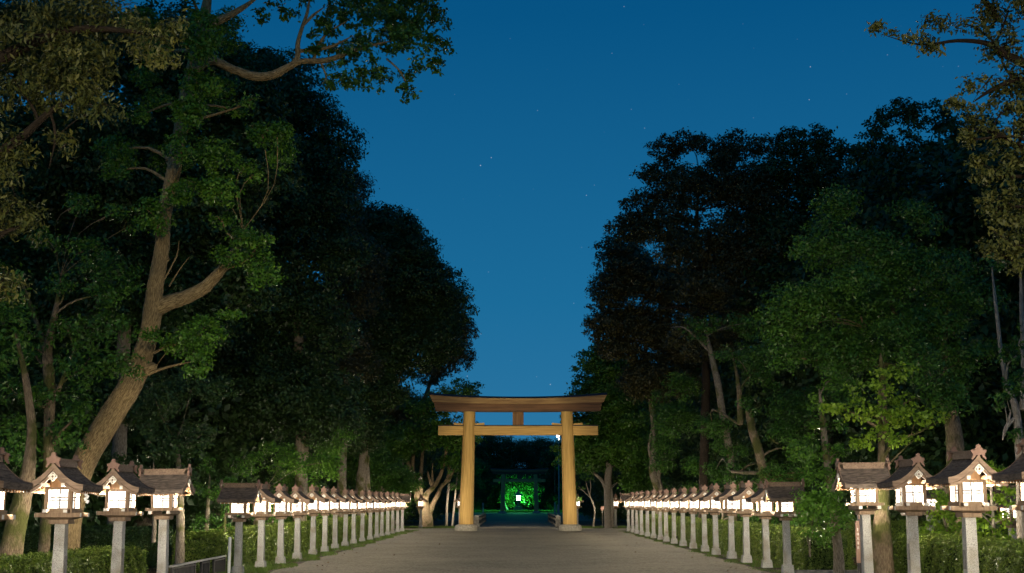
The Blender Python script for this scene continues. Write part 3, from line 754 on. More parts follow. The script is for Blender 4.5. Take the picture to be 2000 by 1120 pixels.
tree("chinquapin_tree", "tall brown tinged tree whose ragged top starts the skyline on the right", "tree", 55,
     [[(1372, 1030, 9), (1375, 900, 9), (1378, 700, 8), (1360, 500, 6), (1365, 350, 4)], [(1370, 570, 4), (1340, 540, 3), (1305, 530, 2)], [(1375, 620, 3), (1330, 600, 2.2), (1290, 605, 1.5)],
      [(1372, 560, 3), (1366, 500, 2.5), (1372, 470, 2), (1385, 450, 1.2)], [(1388, 560, 2), (1383, 500, 1.6), (1368, 450, 1.2)]],
     [(1355, 278, 44, 34), (1305, 300, 40, 34), (1430, 282, 40, 34), (1400, 310, 40, 36), (1280, 345, 42, 40), (1330, 370, 60, 50), (1420, 370, 70, 60), (1250, 400, 40, 34), (1480, 300, 30, 36), (1470, 390, 50, 60), (1300, 440, 70, 50), (1400, 470, 80, 60), (1235, 460, 45, 44), (1450, 520, 70, 70), (1240, 430, 30, 40), (1380, 560, 60, 50, -2), (1370, 660, 50, 60, -2), (1440, 620, 50, 50), (1320, 500, 60, 50, -1)],
     L_brown, B_dim, L=.16, Wd=.08, cov=1.25, n=11, cr=.62, limbs=.4, spray=.14)
tree("chinquapin_tree", "brown flecked tree bulging furthest into the sky gap on the right", "tree", 71,
     [[(1285, 1030, 8), (1284, 960, 7), (1275, 920, 7), (1278, 860, 5), (1272, 800, 4), (1262, 700, 4), (1255, 600, 3)], [(1298, 1030, 6), (1292, 960, 5), (1286, 930, 4), (1300, 880, 3)],
      [(1275, 905, 4), (1268, 870, 3), (1278, 820, 3), (1275, 780, 2)]],
     [(1215, 500, 44, 56), (1190, 570, 38, 54), (1182, 630, 34, 44), (1250, 540, 66, 80), (1240, 640, 70, 60), (1320, 560, 80, 90), (1210, 680, 44, 36), (1310, 660, 70, 60), (1400, 620, 70, 80), (1280, 740, 60, 50), (1370, 720, 60, 60)],
     L_brown, B_grey, L=.18, Wd=.09, cov=1.3, n=11, cr=.68, limbs=.25, spray=.14)
tree("evergreen_tree", "dark green tree with a knobbly edge rising behind the torii's right end", "tree", 80,
     [[(1188, 1031, 8), (1187, 1000, 7), (1187, 950, 7), (1190, 900, 6), (1190, 800, 4)], [(1185, 960, 4), (1175, 938, 3.4), (1160, 925, 2.5), (1145, 920, 2)], [(1196, 1030, 4), (1195, 980, 3.5), (1194, 950, 3)]],
     [(1150, 705, 34, 22), (1180, 690, 34, 26), (1140, 740, 22, 22), (1200, 720, 50, 40), (1140, 780, 34, 22), (1180, 780, 60, 50), (1220, 800, 60, 60), (1150, 850, 40, 40), (1190, 870, 60, 40), (1230, 880, 50, 50), (1140, 900, 34, 24), (1120, 815, 20, 18), (1105, 880, 14, 40), (1250, 940, 40, 30)],
     L_green, B_pale, L=.2, Wd=.11, cov=1.0, n=12, cr=.8, limbs=.3, spray=.16)
tree("sapling", "thin bent bare sapling with forked twigs right of the torii pillar", "sapling", 83,
     [[(1159, 1030, 2), (1162, 1000, 1.9), (1159, 985, 1.7), (1153, 970, 1.5), (1148, 955, 1.2), (1144, 940, 1)], [(1156, 975, 1.2), (1145, 965, 1), (1138, 958, .8), (1130, 955, .6)], [(1152, 968, 1), (1154, 950, .9), (1152, 935, .7)]],
     [(1130, 950, 14, 10), (1148, 930, 14, 10), (1125, 975, 8, 8)], L_green, B_pale, L=.16, Wd=.08, cov=.6, n=8, cr=.4, limbs=.5, spray=.18)
tree("evergreen_tree", "tree with a straight pale leaning trunk above the middle of the right row", "tree", 47,
     [[(1434, 1030, 6), (1432, 960, 6), (1428, 900, 6.5), (1413, 820, 7), (1402, 750, 7), (1388, 690, 5.5), (1380, 650, 4)], [(1388, 690, 3), (1360, 660, 2.2), (1335, 640, 1.8), (1310, 640, 1)]],
     [(1330, 830, 56, 46, 12), (1290, 880, 40, 44, 20), (1360, 890, 40, 40, 9), (1340, 760, 40, 44, 8), (1300, 800, 46, 40, 14), (1440, 640, 44, 40), (1460, 690, 34, 40), (1395, 930, 38, 24, 6), (1370, 640, 40, 30)],
     L_green, B_grey, L=.125, Wd=.06, cov=1.0, n=11, cr=.5, limbs=.3, spray=.16)
tree("evergreen_tree", "tree with a crooked olive trunk rising behind the end of the right row", "tree", 41,
     [[(1496, 1040, 9), (1495, 960, 9), (1490, 915, 9), (1480, 875, 9), (1470, 845, 8), (1464, 815, 7), (1458, 800, 5)], [(1446, 830, 6, 1.5), (1445, 780, 6, 1.5), (1440, 740, 4, 1.5), (1430, 690, 2, 1.5)], [(1460, 805, 3), (1475, 798, 2), (1490, 790, 1)],
      [(1445, 760, 2), (1460, 740, 1.6), (1475, 720, 1.2), (1480, 690, .9)], [(1500, 850, 2.2), (1510, 860, 2.6), (1520, 868, 2)]],
     [(1550, 850, 44, 60), (1530, 780, 50, 50), (1500, 740, 40, 40), (1435, 900, 34, 34, 5), (1520, 920, 50, 40), (1570, 920, 40, 40), (1450, 935, 36, 24, 5), (1400, 850, 40, 50, 6), (1580, 800, 40, 44), (1480, 960, 60, 20), (1462, 800, 30, 24), (1432, 690, 34, 30), (1500, 690, 44, 40)],
     L_green, B_moss, L=.105, Wd=.05, cov=1.15, n=11, cr=.44, limbs=.3, spray=.14)
tree("shrub", "leafy shrub bank behind the right clipped hedge", "shrub", 50,
     [[(1412, 1030, 4), (1412, 1000, 3), (1408, 960, 2)]],
     [(1345, 965, 36, 34, 14), (1400, 985, 36, 30, 4), (1440, 990, 40, 36, -2), (1300, 960, 26, 30, 24), (1490, 1000, 44, 38, -7), (1540, 1000, 40, 42, -12)], L_green, B_grey, L=.12, Wd=.06, cov=1.1, n=10, cr=.5, limbs=.3, spray=.16)

# ------------------------------------------------------------------ the wood that closes the view: shared crown shapes, one object per tree
def wood_proto(seed, leaf, L, cov):
    rng = np.random.default_rng(seed); rd = random.Random(seed)
    root = empty("woodland_tree", (0, 0, 0))
    cl = []
    for k in range(34):
        u = unit(rng, 1)[0]; f = rng.uniform(.6, 1) ** .5
        cl.append((Vector((u[0] * 3.4 * f, u[1] * 3.4 * f, 7.2 + u[2] * 6.0 * f)), (1.5, 1.5, 1.25)))
    for k in range(7):
        a = k * .9; cl.append((Vector((2.4 * math.cos(a), 2.4 * math.sin(a), rng.uniform(1.0, 2.6))), (1.5, 1.5, 1.3)))
    p, n, t = clump_leaves(cl, L, L * .55, cov, rng, .3)
    leaf_object("crown", p, n, L, L * .55, leaf, rng, t, root)
    pp, rr = smooth_path([(0, 0, -.2), (.1, 0, 2.5), (-.1, .1, 6), (.1, 0, 10)], [.28, .22, .17, .06], 3)
    tube_object("trunk", [(pp, rr, 8)], B_grey, root, seed=seed)
    return root
protos = [wood_proto(501, L_dark, .28, 1.0), wood_proto(502, L_dark, .28, 1.0)]
fresh = [True, True]
rw = random.Random(9)
def wood_tree(x, y, s, label, group, z=None):
    k = rw.randrange(2)
    o = protos[k] if fresh[k] else copy_tree(protos[k])
    fresh[k] = False
    o.location = (x, y, GZ(x, y) if z is None else z)
    o.rotation_euler = (0, 0, rw.uniform(0, 6.28)); o.scale = (s, s, s * rw.uniform(.9, 1.1))
    tag(o, label, "tree", group)
for sd in (-1, 1):
    side = "left" if sd < 0 else "right"
    for y in (38, 45, 52, 59, 66, 74, 82):
        for q in range(3):
            x = sd * (14.2 + q * 5.5 + rw.uniform(-1, 1.0) + (1.5 if y < 40 else 0)) - (1 if sd < 0 and y < 40 else 0)
            wood_tree(x, y + rw.uniform(-3, 3), (rw.uniform(1.1, 1.35) if sd < 0 else rw.uniform(.95, 1.08)) if y < 60 else rw.uniform(.85, 1.05), "dark woodland tree packed behind the avenue trees on the %s" % side, "woodland trees behind the %s avenue trees" % side)
    for y in (92, 104, 118, 134, 152, 172, 194, 212):
        x = sd * (7.6 + .018 * (y - 92) + rw.uniform(0, 1.2)) + 3.0 * sd * (y < 100)
        wood_tree(x + sd * 1.6, y, rw.uniform(.72, .85) , "dark woodland tree lining the avenue beyond the bridge on the %s" % side, "woodland trees beyond the bridge on the %s" % side)
        wood_tree(x + sd * 8.5, y + 5, rw.uniform(.95, 1.15), "dark woodland tree lining the avenue beyond the bridge on the %s" % side, "woodland trees beyond the bridge on the %s" % side)
for (x, y) in ((-11.5, 90), (-14, 96), (-10.5, 99), (12.5, 92), (11, 99)):
    wood_tree(x, y, .85, "dark woodland tree lining the avenue beyond the bridge on the %s" % ("left" if x < 0 else "right"), "woodland trees beyond the bridge on the %s" % ("left" if x < 0 else "right"))
for x in (-30, -22.5, -15, -8.5, -2, 4.5, 11, 18, 26, 34):
    wood_tree(x + rw.uniform(-1, 1), 285 + rw.uniform(-4, 8), 1.32 * rw.uniform(.94, 1.06), "far dark tree closing the view behind the distant torii", "far trees behind the distant torii")
for x in (-24, -17, -11, -5, 1.5, 8, 14, 21):
    wood_tree(x, 303, 1.3, "far dark tree closing the view behind the distant torii", "far trees behind the distant torii")
for k in range(13):
    wood_tree(-32 + k * 5.2, 316 + rw.uniform(-3, 3), 1.2, "far dark tree closing the view behind the distant torii", "far trees behind the distant torii")
for x in (-26, -19, -13, -8, 8.5, 13, 19, 26):
    wood_tree(x, 272 + rw.uniform(0, 6), rw.uniform(.8, .95), "far dark tree closing the view behind the distant torii", "far trees behind the distant torii")
# lit bushes and spreading trees round the green lantern
tree("maple_tree", "low spreading tree glowing green around the distant stone lantern", "tree", 263,
     [[(992, 998, 2.2), (988, 988, 1.6), (985, 975, 1.4), (990, 960, 1)]],
     [(990, 970, 14, 12), (1003, 955, 14, 11), (1022, 962, 18, 14), (1035, 972, 14, 12), (1015, 945, 16, 9), (995, 985, 8, 8), (1042, 955, 12, 12), (1000, 935, 16, 10), (1030, 940, 14, 12)],
     L_green, B_pale, L=.42, Wd=.24, cov=.9, n=4, cr=1.0, limbs=.4, spray=.4)
tree("shrub", "drooping lit shrub right of the distant stone lantern's base", "shrub", 256, [[(1026, 997, .8), (1024, 990, .7), (1026, 982, .5)]],
     [(1024, 986, 8, 5), (1032, 989, 7, 3), (1020, 980, 5, 4)], L_green, B_grey, L=.34, Wd=.16, cov=.8, n=3, cr=.6, limbs=.3, spray=.3)

# ------------------------------------------------------------------ stone post lantern with a wooden lamp house
def roof_z(x, y=0):
    t = min(1, abs(x) / 0.42)
    return 1.765 + 0.30 * (1 - t) ** 1.75 + 0.014 * (y / .43) ** 2

def make_lantern():
    root = empty("stone_lantern", (0, 0, 0))
    MB().box((0, 0, .10), (.27, .27, .20), (.86, .86)).build("plinth", M_granite, root, bevel=.008)
    MB().box((0, 0, .72), (.168, .168, 1.05), (.88, .88)).build("post", M_granite, root, bevel=.006)
    b = MB()
    b.box((0, 0, 1.27), (.27, .27, .06), (1.0, 1.0)); b.box((0, 0, 1.318), (.27, .27, .036), (1.7, 1.7))
    for s in (-1, 1):
        b.box((0, s * .165, 1.366), (.64, .066, .060))
        b.box((s * .145, 0, 1.421), (.062, .60, .050))
    b.box((0, 0, 1.4215), (.41, .41, .047))
    w = b; w.cur = 1
    for s in (-1, 1):
        for q in (-1, 1):
            w.box((q * .3215, s * .165, 1.366), (.005, .058, .052))
            w.box((s * .145, q * .3015, 1.421), (.054, .005, .042))
    b.build("bracket_base", [M_wood, M_white], root)
    # lamp house
    f = MB()
    for s in (-1, 1):
        for q in (-1, 1):
            f.box((s * .165, q * .165, 1.60), (.056, .056, .31))
    for s in (-1, 1):
        f.box((0, s * .168, 1.452), (.274, .040, .014)); f.box((s * .168, 0, 1.452), (.040, .274, .014))
        f.box((0, s * .168, 1.737), (.274, .040, .034)); f.box((s * .168, 0, 1.737), (.040, .274, .034))
    fr = f.build("window_frame", M_wood, root)
    g = MB()
    for ax in (0, 1):
        for s in (-1, 1):
            def put(a, z, la, lz):
                if ax == 0: g.box((a, s * .172, z), (la, .010, lz))
                else: g.box((s * .172, a, z), (.010, la, lz))
            for a in (-.019, .019): put(a, 1.59, .0135, .262)
            for z in (1.574, 1.612): put(0, z, .274, .0135)
    g.build("lattice", M_lattice, fr)
    for k in range(4):
        a = k * math.pi / 2
        m = Matrix.Rotation(a, 3, 'Z')
        vs = [m @ Vector(v) for v in ((-.136, -.160, 1.460), (.136, -.160, 1.460), (.136, -.160, 1.720), (-.136, -.160, 1.720))]
        MB().add(vs, [(0, 1, 2, 3)]).build("window_pane", M_pane, fr)
    ld = bpy.data.lights.new("bulb", 'POINT'); ld.energy = BULB; ld.color = (1.0, .86, .66); ld.shadow_soft_size = .10
    lo = bpy.data.objects.new("bulb", ld); COL.objects.link(lo); lo.parent = fr; lo.location = (0, 0, 1.585)
    # gable walls between the lamp house and the roof
    gb = MB()
    for s in (-1, 1):
        y0, y1 = (s * .185, s * .160)
        gb.prism([(-.19, 1.755), (.19, 1.755), (.10, 1.875), (0, 1.985), (-.10, 1.875)], min(y0, y1), max(y0, y1))
    gb.box((0, 0, 1.7565), (.40, .318, .004))
    gb.build("gable", M_woodw, root)
    # curved roof of layered bark
    xs = np.linspace(-.42, .42, 25); yy = np.linspace(-.43, .43, 9)
    r = MB(); nx, ny = len(xs), len(yy)
    top = [(x, y, roof_z(x, y) + .003 * ((i * 7) % 3)) for i, x in enumerate(xs) for y in yy]
    bot = [(x * .985, y, roof_z(x, y) - .072) for x in xs for y in yy]
    fs = []
    N = nx * ny
    for i in range(nx - 1):
        for j in range(ny - 1):
            a = i * ny + j
            fs.append((a, a + ny, a + ny + 1, a + 1)); fs.append((N + a, N + a + 1, N + a + ny + 1, N + a + ny))
    for i in range(nx - 1):
        a = i * ny; fs.append((a, N + a, N + a + ny, a + ny))
        a = i * ny + ny - 1; fs.append((a, a + ny, N + a + ny, N + a))
    for j in range(ny - 1):
        fs.append((j, j + 1, N + j + 1, N + j)); a = (nx - 1) * ny + j; fs.append((a, N + a, N + a + 1, a + 1))
    r.add(top + bot, fs)
    # raised shingle courses running along the eaves
    for x in np.linspace(-.40, .40, 15):
        if abs(x) < .07: continue
        zx = roof_z(x); sl = (roof_z(x + .01) - roof_z(x - .01)) / .02
        r.box((x, 0, zx + .006), (.012, .85, .012), M=Matrix.Rotation(-math.atan(sl), 3, 'Y'))
    roof = r.build("roof", M_shingle, root)
    # bargeboards: two stepped layers following the curve
    xs2 = np.linspace(-.425, .425, 23)
    for s in (-1, 1):
        bb = MB()
        for (d0, d1, yo, th) in ((.012, -.072, .432, .012), (-.060, -.122, .405, .020)):
            sc = 1 if d0 > 0 else .93
            poly = [(x * sc, roof_z(x) + d0 + (0.014 if d0 > 0 else 0)) for x in xs2] + [(x * sc, roof_z(x) + d1 + (0.014 if d0 > 0 else 0) + .03 * (abs(x) / .42) ** 2 * (d0 < 0)) for x in xs2[::-1]]
            n = len(xs2)
            y0, y1 = sorted((s * yo, s * (yo + th)))
            for i in range(n - 1):
                q = [poly[i], poly[i + 1], poly[2 * n - 2 - i], poly[2 * n - 1 - i]]
                bb.prism(q, y0, y1)
        bb.build("bargeboard", M_board, roof)
    ev = MB(); wc = ev
    for s in (-1, 1):
        for y in np.linspace(-.36, .36, 9):
            ev.bar((s * .19, y, roof_z(.19) - .100), (s * .375, y, roof_z(.375) - .092), .026)
            ev.cur = 1; wc.box((s * .3775, y, roof_z(.375) - .092), (.004, .022, .022)); ev.cur = 0
        ev.box((s * .30, 0, roof_z(.30) - .118), (.035, .78, .03)); ev.box((s * .235, 0, roof_z(.235) - .085), (.03, .78, .02))
        for q in (-1, 1):
            ev.cur = 1; wc.box((s * .30, q * .392, roof_z(.30) - .118), (.03, .004, .026)); ev.cur = 0
            ev.box((s * .14, q * .31, 1.787), (.055, .24, .050)); ev.cur = 1; wc.box((s * .14, q * .4325, 1.787), (.05, .005, .045)); ev.cur = 0
    ev.build("eave", [M_woodw, M_white], roof)
    rg = MB()
    rg.box((0, 0, 2.085), (.115, .74, .075)); rg.box((0, 0, 2.130), (.085, .76, .020)); rg.box((0, 0, 2.148), (.13, .82, .016))
    for s in (-1, 1):
        rg.box((0, s * .43, 2.157), (.13, .05, .018), M=Matrix.Rotation(s * .35, 3, 'X'))
    ridge = rg.build("ridge", M_board, roof)
    half = [(0, -.01), (.04, .0), (.075, -.045), (.105, -.075), (.12, -.06), (.095, -.01), (.098, .03), (.118, .045), (.120, .075), (.092, .088), (.068, .078), (.058, .105), (.034, .112), (.038, .138), (.030, .160), (0, .172)]
    poly = half + [(-x, z) for x, z in half[-2:0:-1]]
    for s in (-1, 1):
        y0, y1 = sorted((s * .425, s * .465))
        MB().prism([(x * .88, z * .88 + 2.090) for x, z in poly], y0, y1).build("ridge_ornament", M_orn, roof, bevel=.004)
    for s in (-1, 1):
        em = MB()
        y0, y1 = sorted((s * .447, s * .462))
        q = .062
        em.prism([(0, 1.90 - q), (q, 1.90), (0, 1.90 + q), (-q, 1.90)], *sorted((s * .425, s * .440)))
        em.cur = 1
        for k in range(10):
            a0, a1 = k * math.pi / 5, (k + 1) * math.pi / 5
            em.prism([(.018 * math.cos(a0), 1.90 + .018 * math.sin(a0)), (.036 * math.cos(a0), 1.90 + .036 * math.sin(a0)),
                      (.036 * math.cos(a1), 1.90 + .036 * math.sin(a1)), (.018 * math.cos(a1), 1.90 + .018 * math.sin(a1))], y0, y1)
        for (xa, za, xb, zb) in ((-q, 1.9, 0, 1.9 + q), (0, 1.9 + q, q, 1.9), (q, 1.9, 0, 1.9 - q), (0, 1.9 - q, -q, 1.9)):
            em.bar((xa, s * .447, za), (xb, s * .447, zb), .014)
        em.build("gable_emblem", [M_board, M_metal], roof)
    return root

ORD = ["first", "second", "third", "fourth", "fifth", "sixth", "seventh", "eighth", "ninth", "tenth", "eleventh", "twelfth",
       "thirteenth", "fourteenth", "fifteenth", "sixteenth", "seventeenth", "eighteenth"]
proto = make_lantern()
used = [False]
def put_lantern(x, y, z, rz, label, group, plate=0, scale=1.0, bulb=1.0):
    o = proto if not used[0] else copy_tree(proto)
    used[0] = True
    o.location = (x, y, z); o.rotation_euler = (rl.uniform(-.012, .012), rl.uniform(-.012, .012), rz); o.scale = (scale,) * 3
    b_ = [c for c in o.children_recursive if c.type == 'LIGHT'][0]
    b_.data = b_.data.copy(); b_.data.energy = BULB * bulb * rl.uniform(.75, 1.2)
    tag(o, label, "lantern", group)
    if plate:
        MB().box((plate * .084, .0, .66), (.012, .10, .26)).build("name_plate", M_plate, o)
    return o
rl = random.Random(4)
def jit(a): return rl.uniform(-a, a)
H = math.pi / 2
GL, GR = "stone lanterns lining the left side of the avenue", "stone lanterns lining the right side of the avenue"
# near groups (base raised), counted from the gap by the railing / the side path outwards
for k, (px, y) in enumerate(((323, 22.7), (234, 20.4), (122, 17.75), (-32, 15.1), (None, 12.5), (None, 10.0))):
    x = (px - U0) / F * y * CP if px is not None else -6.55
    lab = ["lit stone lantern with broad roof ridge, last before the black railing gap on the left",
           "lit stone lantern between the leaning tree trunk and the broad-ridged lantern, showing its gable",
           "large lit stone lantern before the leaning tree's foot, diamond emblem on its gable",
           "lit stone lantern cut by the left picture edge", "stone lantern nearest but one to the viewer on the left", "stone lantern nearest the viewer on the left"][k]
    put_lantern(x, y, GZ(x, y) - .01, jit(.02) + (H if k == 0 else 0), lab, GL, 1 if k else 0)
for k, (px, y) in enumerate(((1690, 22.0), (1780, 20.3), (1890, 17.3), (2033, 15.2), (None, 12.6), (None, 10.0))):
    x = (px - U0) / F * y * CP if px is not None else 6.5
    lab = ["lit stone lantern with broad roof ridge beside the brown signpost on the right",
           "lit stone lantern in front of the mossy maple trunk, showing its gable",
           "largest whole lit stone lantern on the right, gable with diamond emblem and terracotta ornament",
           "lit stone lantern cut by the right picture edge", "stone lantern nearest but one to the viewer on the right", "stone lantern nearest the viewer on the right"][k]
    put_lantern(x, y, GZ(x, y) + (.08 if k == 0 else .065 + .012 * k), jit(.02) + (H if k == 0 else 0), lab, GR, -1 if k else 0)
NR = 17
for k in range(NR):
    y = 29.6 + 2.62 * k; x = -6.57 + jit(.03)
    lab = ("lit stone lantern with broad ridged roof, %s in the long left row" if k in (0, NR - 1) else "lit stone lantern, %s in the long left row counted from the black railing") % ORD[k]
    put_lantern(x, y + jit(.08), GZ(x, y) - .01, jit(.03) + (H if k in (0, NR - 1) else 0), lab, GL, 0, 1 + jit(.012))
for k in range(NR):
    y = 29.3 + 2.62 * k; x = 6.41 + jit(.03)
    lab = ("lit stone lantern with broad ridged roof, %s in the long right row" if k in (0, NR - 1) else "lit stone lantern, %s in the long right row counted from the side path") % ORD[k]
    put_lantern(x, y + jit(.08), GZ(x, y) + .035, jit(.03) + (H if k in (0, NR - 1) else 0), lab, GR, 0, 1 + jit(.012))
for (px, y, lab) in ((822, 81, "small distant stone lantern standing before the forked tree left of the torii"),
                     (898, 84, "distant stone lantern half hidden by the left torii pillar"),
                     (1127, 84, "distant stone lantern peeping out beside the right torii pillar"),
                     (1202, 81, "small distant stone lantern beside the thick pale trunk right of the torii")):
    put_lantern((px - U0) / F * y * CP, y, 0, jit(.05), lab, "stone lanterns beside the torii", bulb=1.5)
for (px, y, lab, rz) in ((1815, 34, "stone lantern on the side path, seen between two near right lanterns", H),
                         (1651, 62, "tiny far lantern on the side path left of the signpost", 0),
                         (1975, 27, "stone lantern on the side path behind the right edge lantern", .3),
                         (1850, 90, "tiny far lantern on the side path behind the shrub", .2)):
    x = (px - U0) / F * y * CP
    put_lantern(x, y, {34: .10, 62: -.15, 27: -.10, 90: -.15}[y], rz, lab, "stone lanterns along the side path", 1 if y == 34 else 0)

# ------------------------------------------------------------------ torii
TY = 73.0
S = TY / F
def make_torii(loc):
    root = empty("torii_gate", loc)
    for s in (-1, 1):
        x0, x1 = s * 3.09, s * 2.92
        lean = lambda z: (x0 + (x1 - x0) * z / 7.1, 0)
        MB().lathe([(.43 - .075 * z / 7.1, z) for z in np.linspace(.30, 7.06, 16)], n=40, lean=lean).build("pillar", M_torii, root, smooth=True)
        MB().lathe([(.66, -.1), (.68, .12), (.66, .26), (.60, .35), (.50, .385), (.3, .39)], (x0, 0, 0), 32).build("pillar_base", M_stone, root, smooth=True)
    def curved(name, hw0, hw1, z0, z1, r0, r1, d0, d1, m, par):
        """beam whose ends rise by r0 (bottom) / r1 (top); half widths and depths at bottom and top"""
        b = MB(); n = 40; vs = []
        for i in range(n + 1):
            s = -1 + 2 * i / n; a = abs(s) ** 2.2
            for (hw, z, rr, d) in ((hw0, z0, r0, d0), (hw1, z1, r1, d1)):
                vs += [(s * hw, -d / 2, z + rr * a), (s * hw, d / 2, z + rr * a)]
        fs = []
        for i in range(n):
            a, c = 4 * i, 4 * i + 4
            fs += [(a, c, c + 2, a + 2), (a + 1, a + 3, c + 3, c + 1), (a, a + 1, c + 1, c), (a + 2, c + 2, c + 3, a + 3)]
        fs += [(0, 2, 3, 1), (4 * n, 4 * n + 1, 4 * n + 3, 4 * n + 2)]
        b.add(vs, fs)
        return b.build(name, m, par)
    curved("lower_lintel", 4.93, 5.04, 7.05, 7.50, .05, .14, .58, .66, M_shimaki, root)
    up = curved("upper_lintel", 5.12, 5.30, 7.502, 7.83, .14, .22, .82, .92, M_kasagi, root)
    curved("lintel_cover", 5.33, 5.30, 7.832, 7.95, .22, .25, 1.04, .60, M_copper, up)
    nk = MB().box((0, 0, 5.93), (9.56, .30, .55)).build("tie_beam", M_beam, root, bevel=.02)
    MB().box((0, 0, 6.235), (9.60, .34, .05)).build("beam_cover", M_copper, nk)
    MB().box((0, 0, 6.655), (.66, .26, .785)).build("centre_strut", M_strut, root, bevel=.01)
    for s in (-1, 1):
        for q in (-1, 1):
            xa, xb = s * 2.94 + q * .36, s * 2.94 + q * .92
            MB().prism([(xa, 6.262), (xb, 6.262), (xb, 6.40), (xa, 6.345)] if q > 0 else [(xb, 6.262), (xa, 6.262), (xa, 6.345), (xb, 6.40)], -.12, .12).build("wedge", M_beam, root)
    return root
t1 = make_torii(((1012 - U0) / F * TY, TY + .7, 0))
tag(t1, "tall golden wooden torii gate spanning the gravel avenue on white stone bases", "torii gate")
t2 = copy_tree(t1)
t2.location = ((1014.5 - U0) / F * 226, 226, -.37)
tag(t2, "dark distant torii gate silhouetted before the green lit lantern", "torii gate")

# ------------------------------------------------------------------ bridge parapets, far posts, green stone lantern
for s in (-1, 1):
    side = "left" if s < 0 else "right"
    r = empty("bridge_parapet", (s * 2.8 + .08, 85, 0))
    tag(r, "low dark bridge parapet with rounded stone end post on the %s beyond the torii" % side, "parapet")
    MB().box((0, 0, .36), (.34, .34, .72)).box((0, 0, .76), (.30, .30, .10), (.55, .55)).box((0, -.02, .1), (.44, .42, .2)).build("end_post", M_oldstone, r, bevel=.03)
    for k in range(5):
        MB().box((0, 4 + k * 5, .36), (.16, .16, .75)).build("baluster", M_oldstone, r)
    MB().box((0, 13.2, .62), (.13, 26, .12)).build("handrail", M_black, r)
    MB().box((0, 13.2, .26), (.10, 26, .24)).build("lower_rail", M_black, r)
for (px, y, h, side) in ((944, 224, 1.8, "left of the distant torii"), (1083, 224, 1.9, "right of the distant torii"), (1088.5, 216, 1.5, "outermost right of the distant torii")):
    r = MB().box((0, 0, h / 2), (.30, .30, h), (.9, .9)).box((0, 0, h + .06), (.34, .34, .12), (.6, .6)).build("stone_post", M_granite, None, bevel=.02)
    r.location = ((px - U0) / F * y, y, -.37)
    tag(r, "slim pale stone post standing %s" % side, "post")

gl = empty("tall_stone_lantern", ((1012.5 - U0) / F * 256, 256, -.30))
tag(gl, "tall stepped stone lantern glowing green behind the distant torii", "lantern")
MB().box((0, 0, .2), (2.5, 2.5, .4)).box((0, 0, .6), (1.9, 1.9, .4)).box((0, 0, .95), (1.5, 1.5, .3)).build("stepped_base", M_oldstone, gl, bevel=.04)
MB().lathe([(.52, 1.1), (.34, 1.5), (.30, 1.9), (.36, 2.1), (.62, 2.25), (.62, 2.38)], n=6).build("shaft", M_oldstone, gl)
lb = MB()
for a in range(4):
    m = Matrix.Rotation(a * H + H / 2, 3, 'Z'); lb.box(m @ Vector((.52, 0, 2.82)), (.10, .10, .88))
lb.box((0, 0, 2.40), (.84, .84, .04)); lb.box((0, 0, 3.27), (.84, .84, .04))
lh = lb.build("lamp_house", M_oldstone, gl)
M_greenlamp = emit("mercury_lamp", (0.10, 1.0, 0.28), 1000.0)
for a in range(4):
    m = Matrix.Rotation(a * H, 3, 'Z')
    MB().add([m @ Vector(v) for v in ((-.33, -.345, 2.44), (.33, -.345, 2.44), (.33, -.345, 3.24), (-.33, -.345, 3.24))], [(0, 1, 2, 3)]).build("lamp_pane", M_greenlamp, lh)
MB().lathe([(1.15, 3.34), (1.10, 3.27), (1.15, 3.34), (.75, 3.52), (.42, 3.80), (.22, 4.05), (.16, 4.12)], n=6).lathe([(.10, 4.1), (.24, 4.25), (.22, 4.42), (.04, 4.62)], n=10).build("roof", M_oldstone, gl)

fl = empty("stadium_light", ((1091 - U0) / F * 205, 205, -.37))
tag(fl, "small white floodlight on a pole glinting beside the right torii pillar", "floodlight")
MB().lathe([(.12, 0), (.08, 13.2)], n=8).build("pole", M_steel, fl)
M_flood = emit("flood_lens", (.9, .97, 1.0), 16.0)
for k, (dx, dz, w) in enumerate(((-.15, 13.0, .40), (.05, 12.4, .24))):
    MB().box((dx, -.12, dz), (w + .1, .2, w * 1.3 + .1)).build("lamp_head", M_black, fl)
    MB().box((dx, -.226, dz), (w, .006, w * 1.3)).build("lens", M_flood, fl)

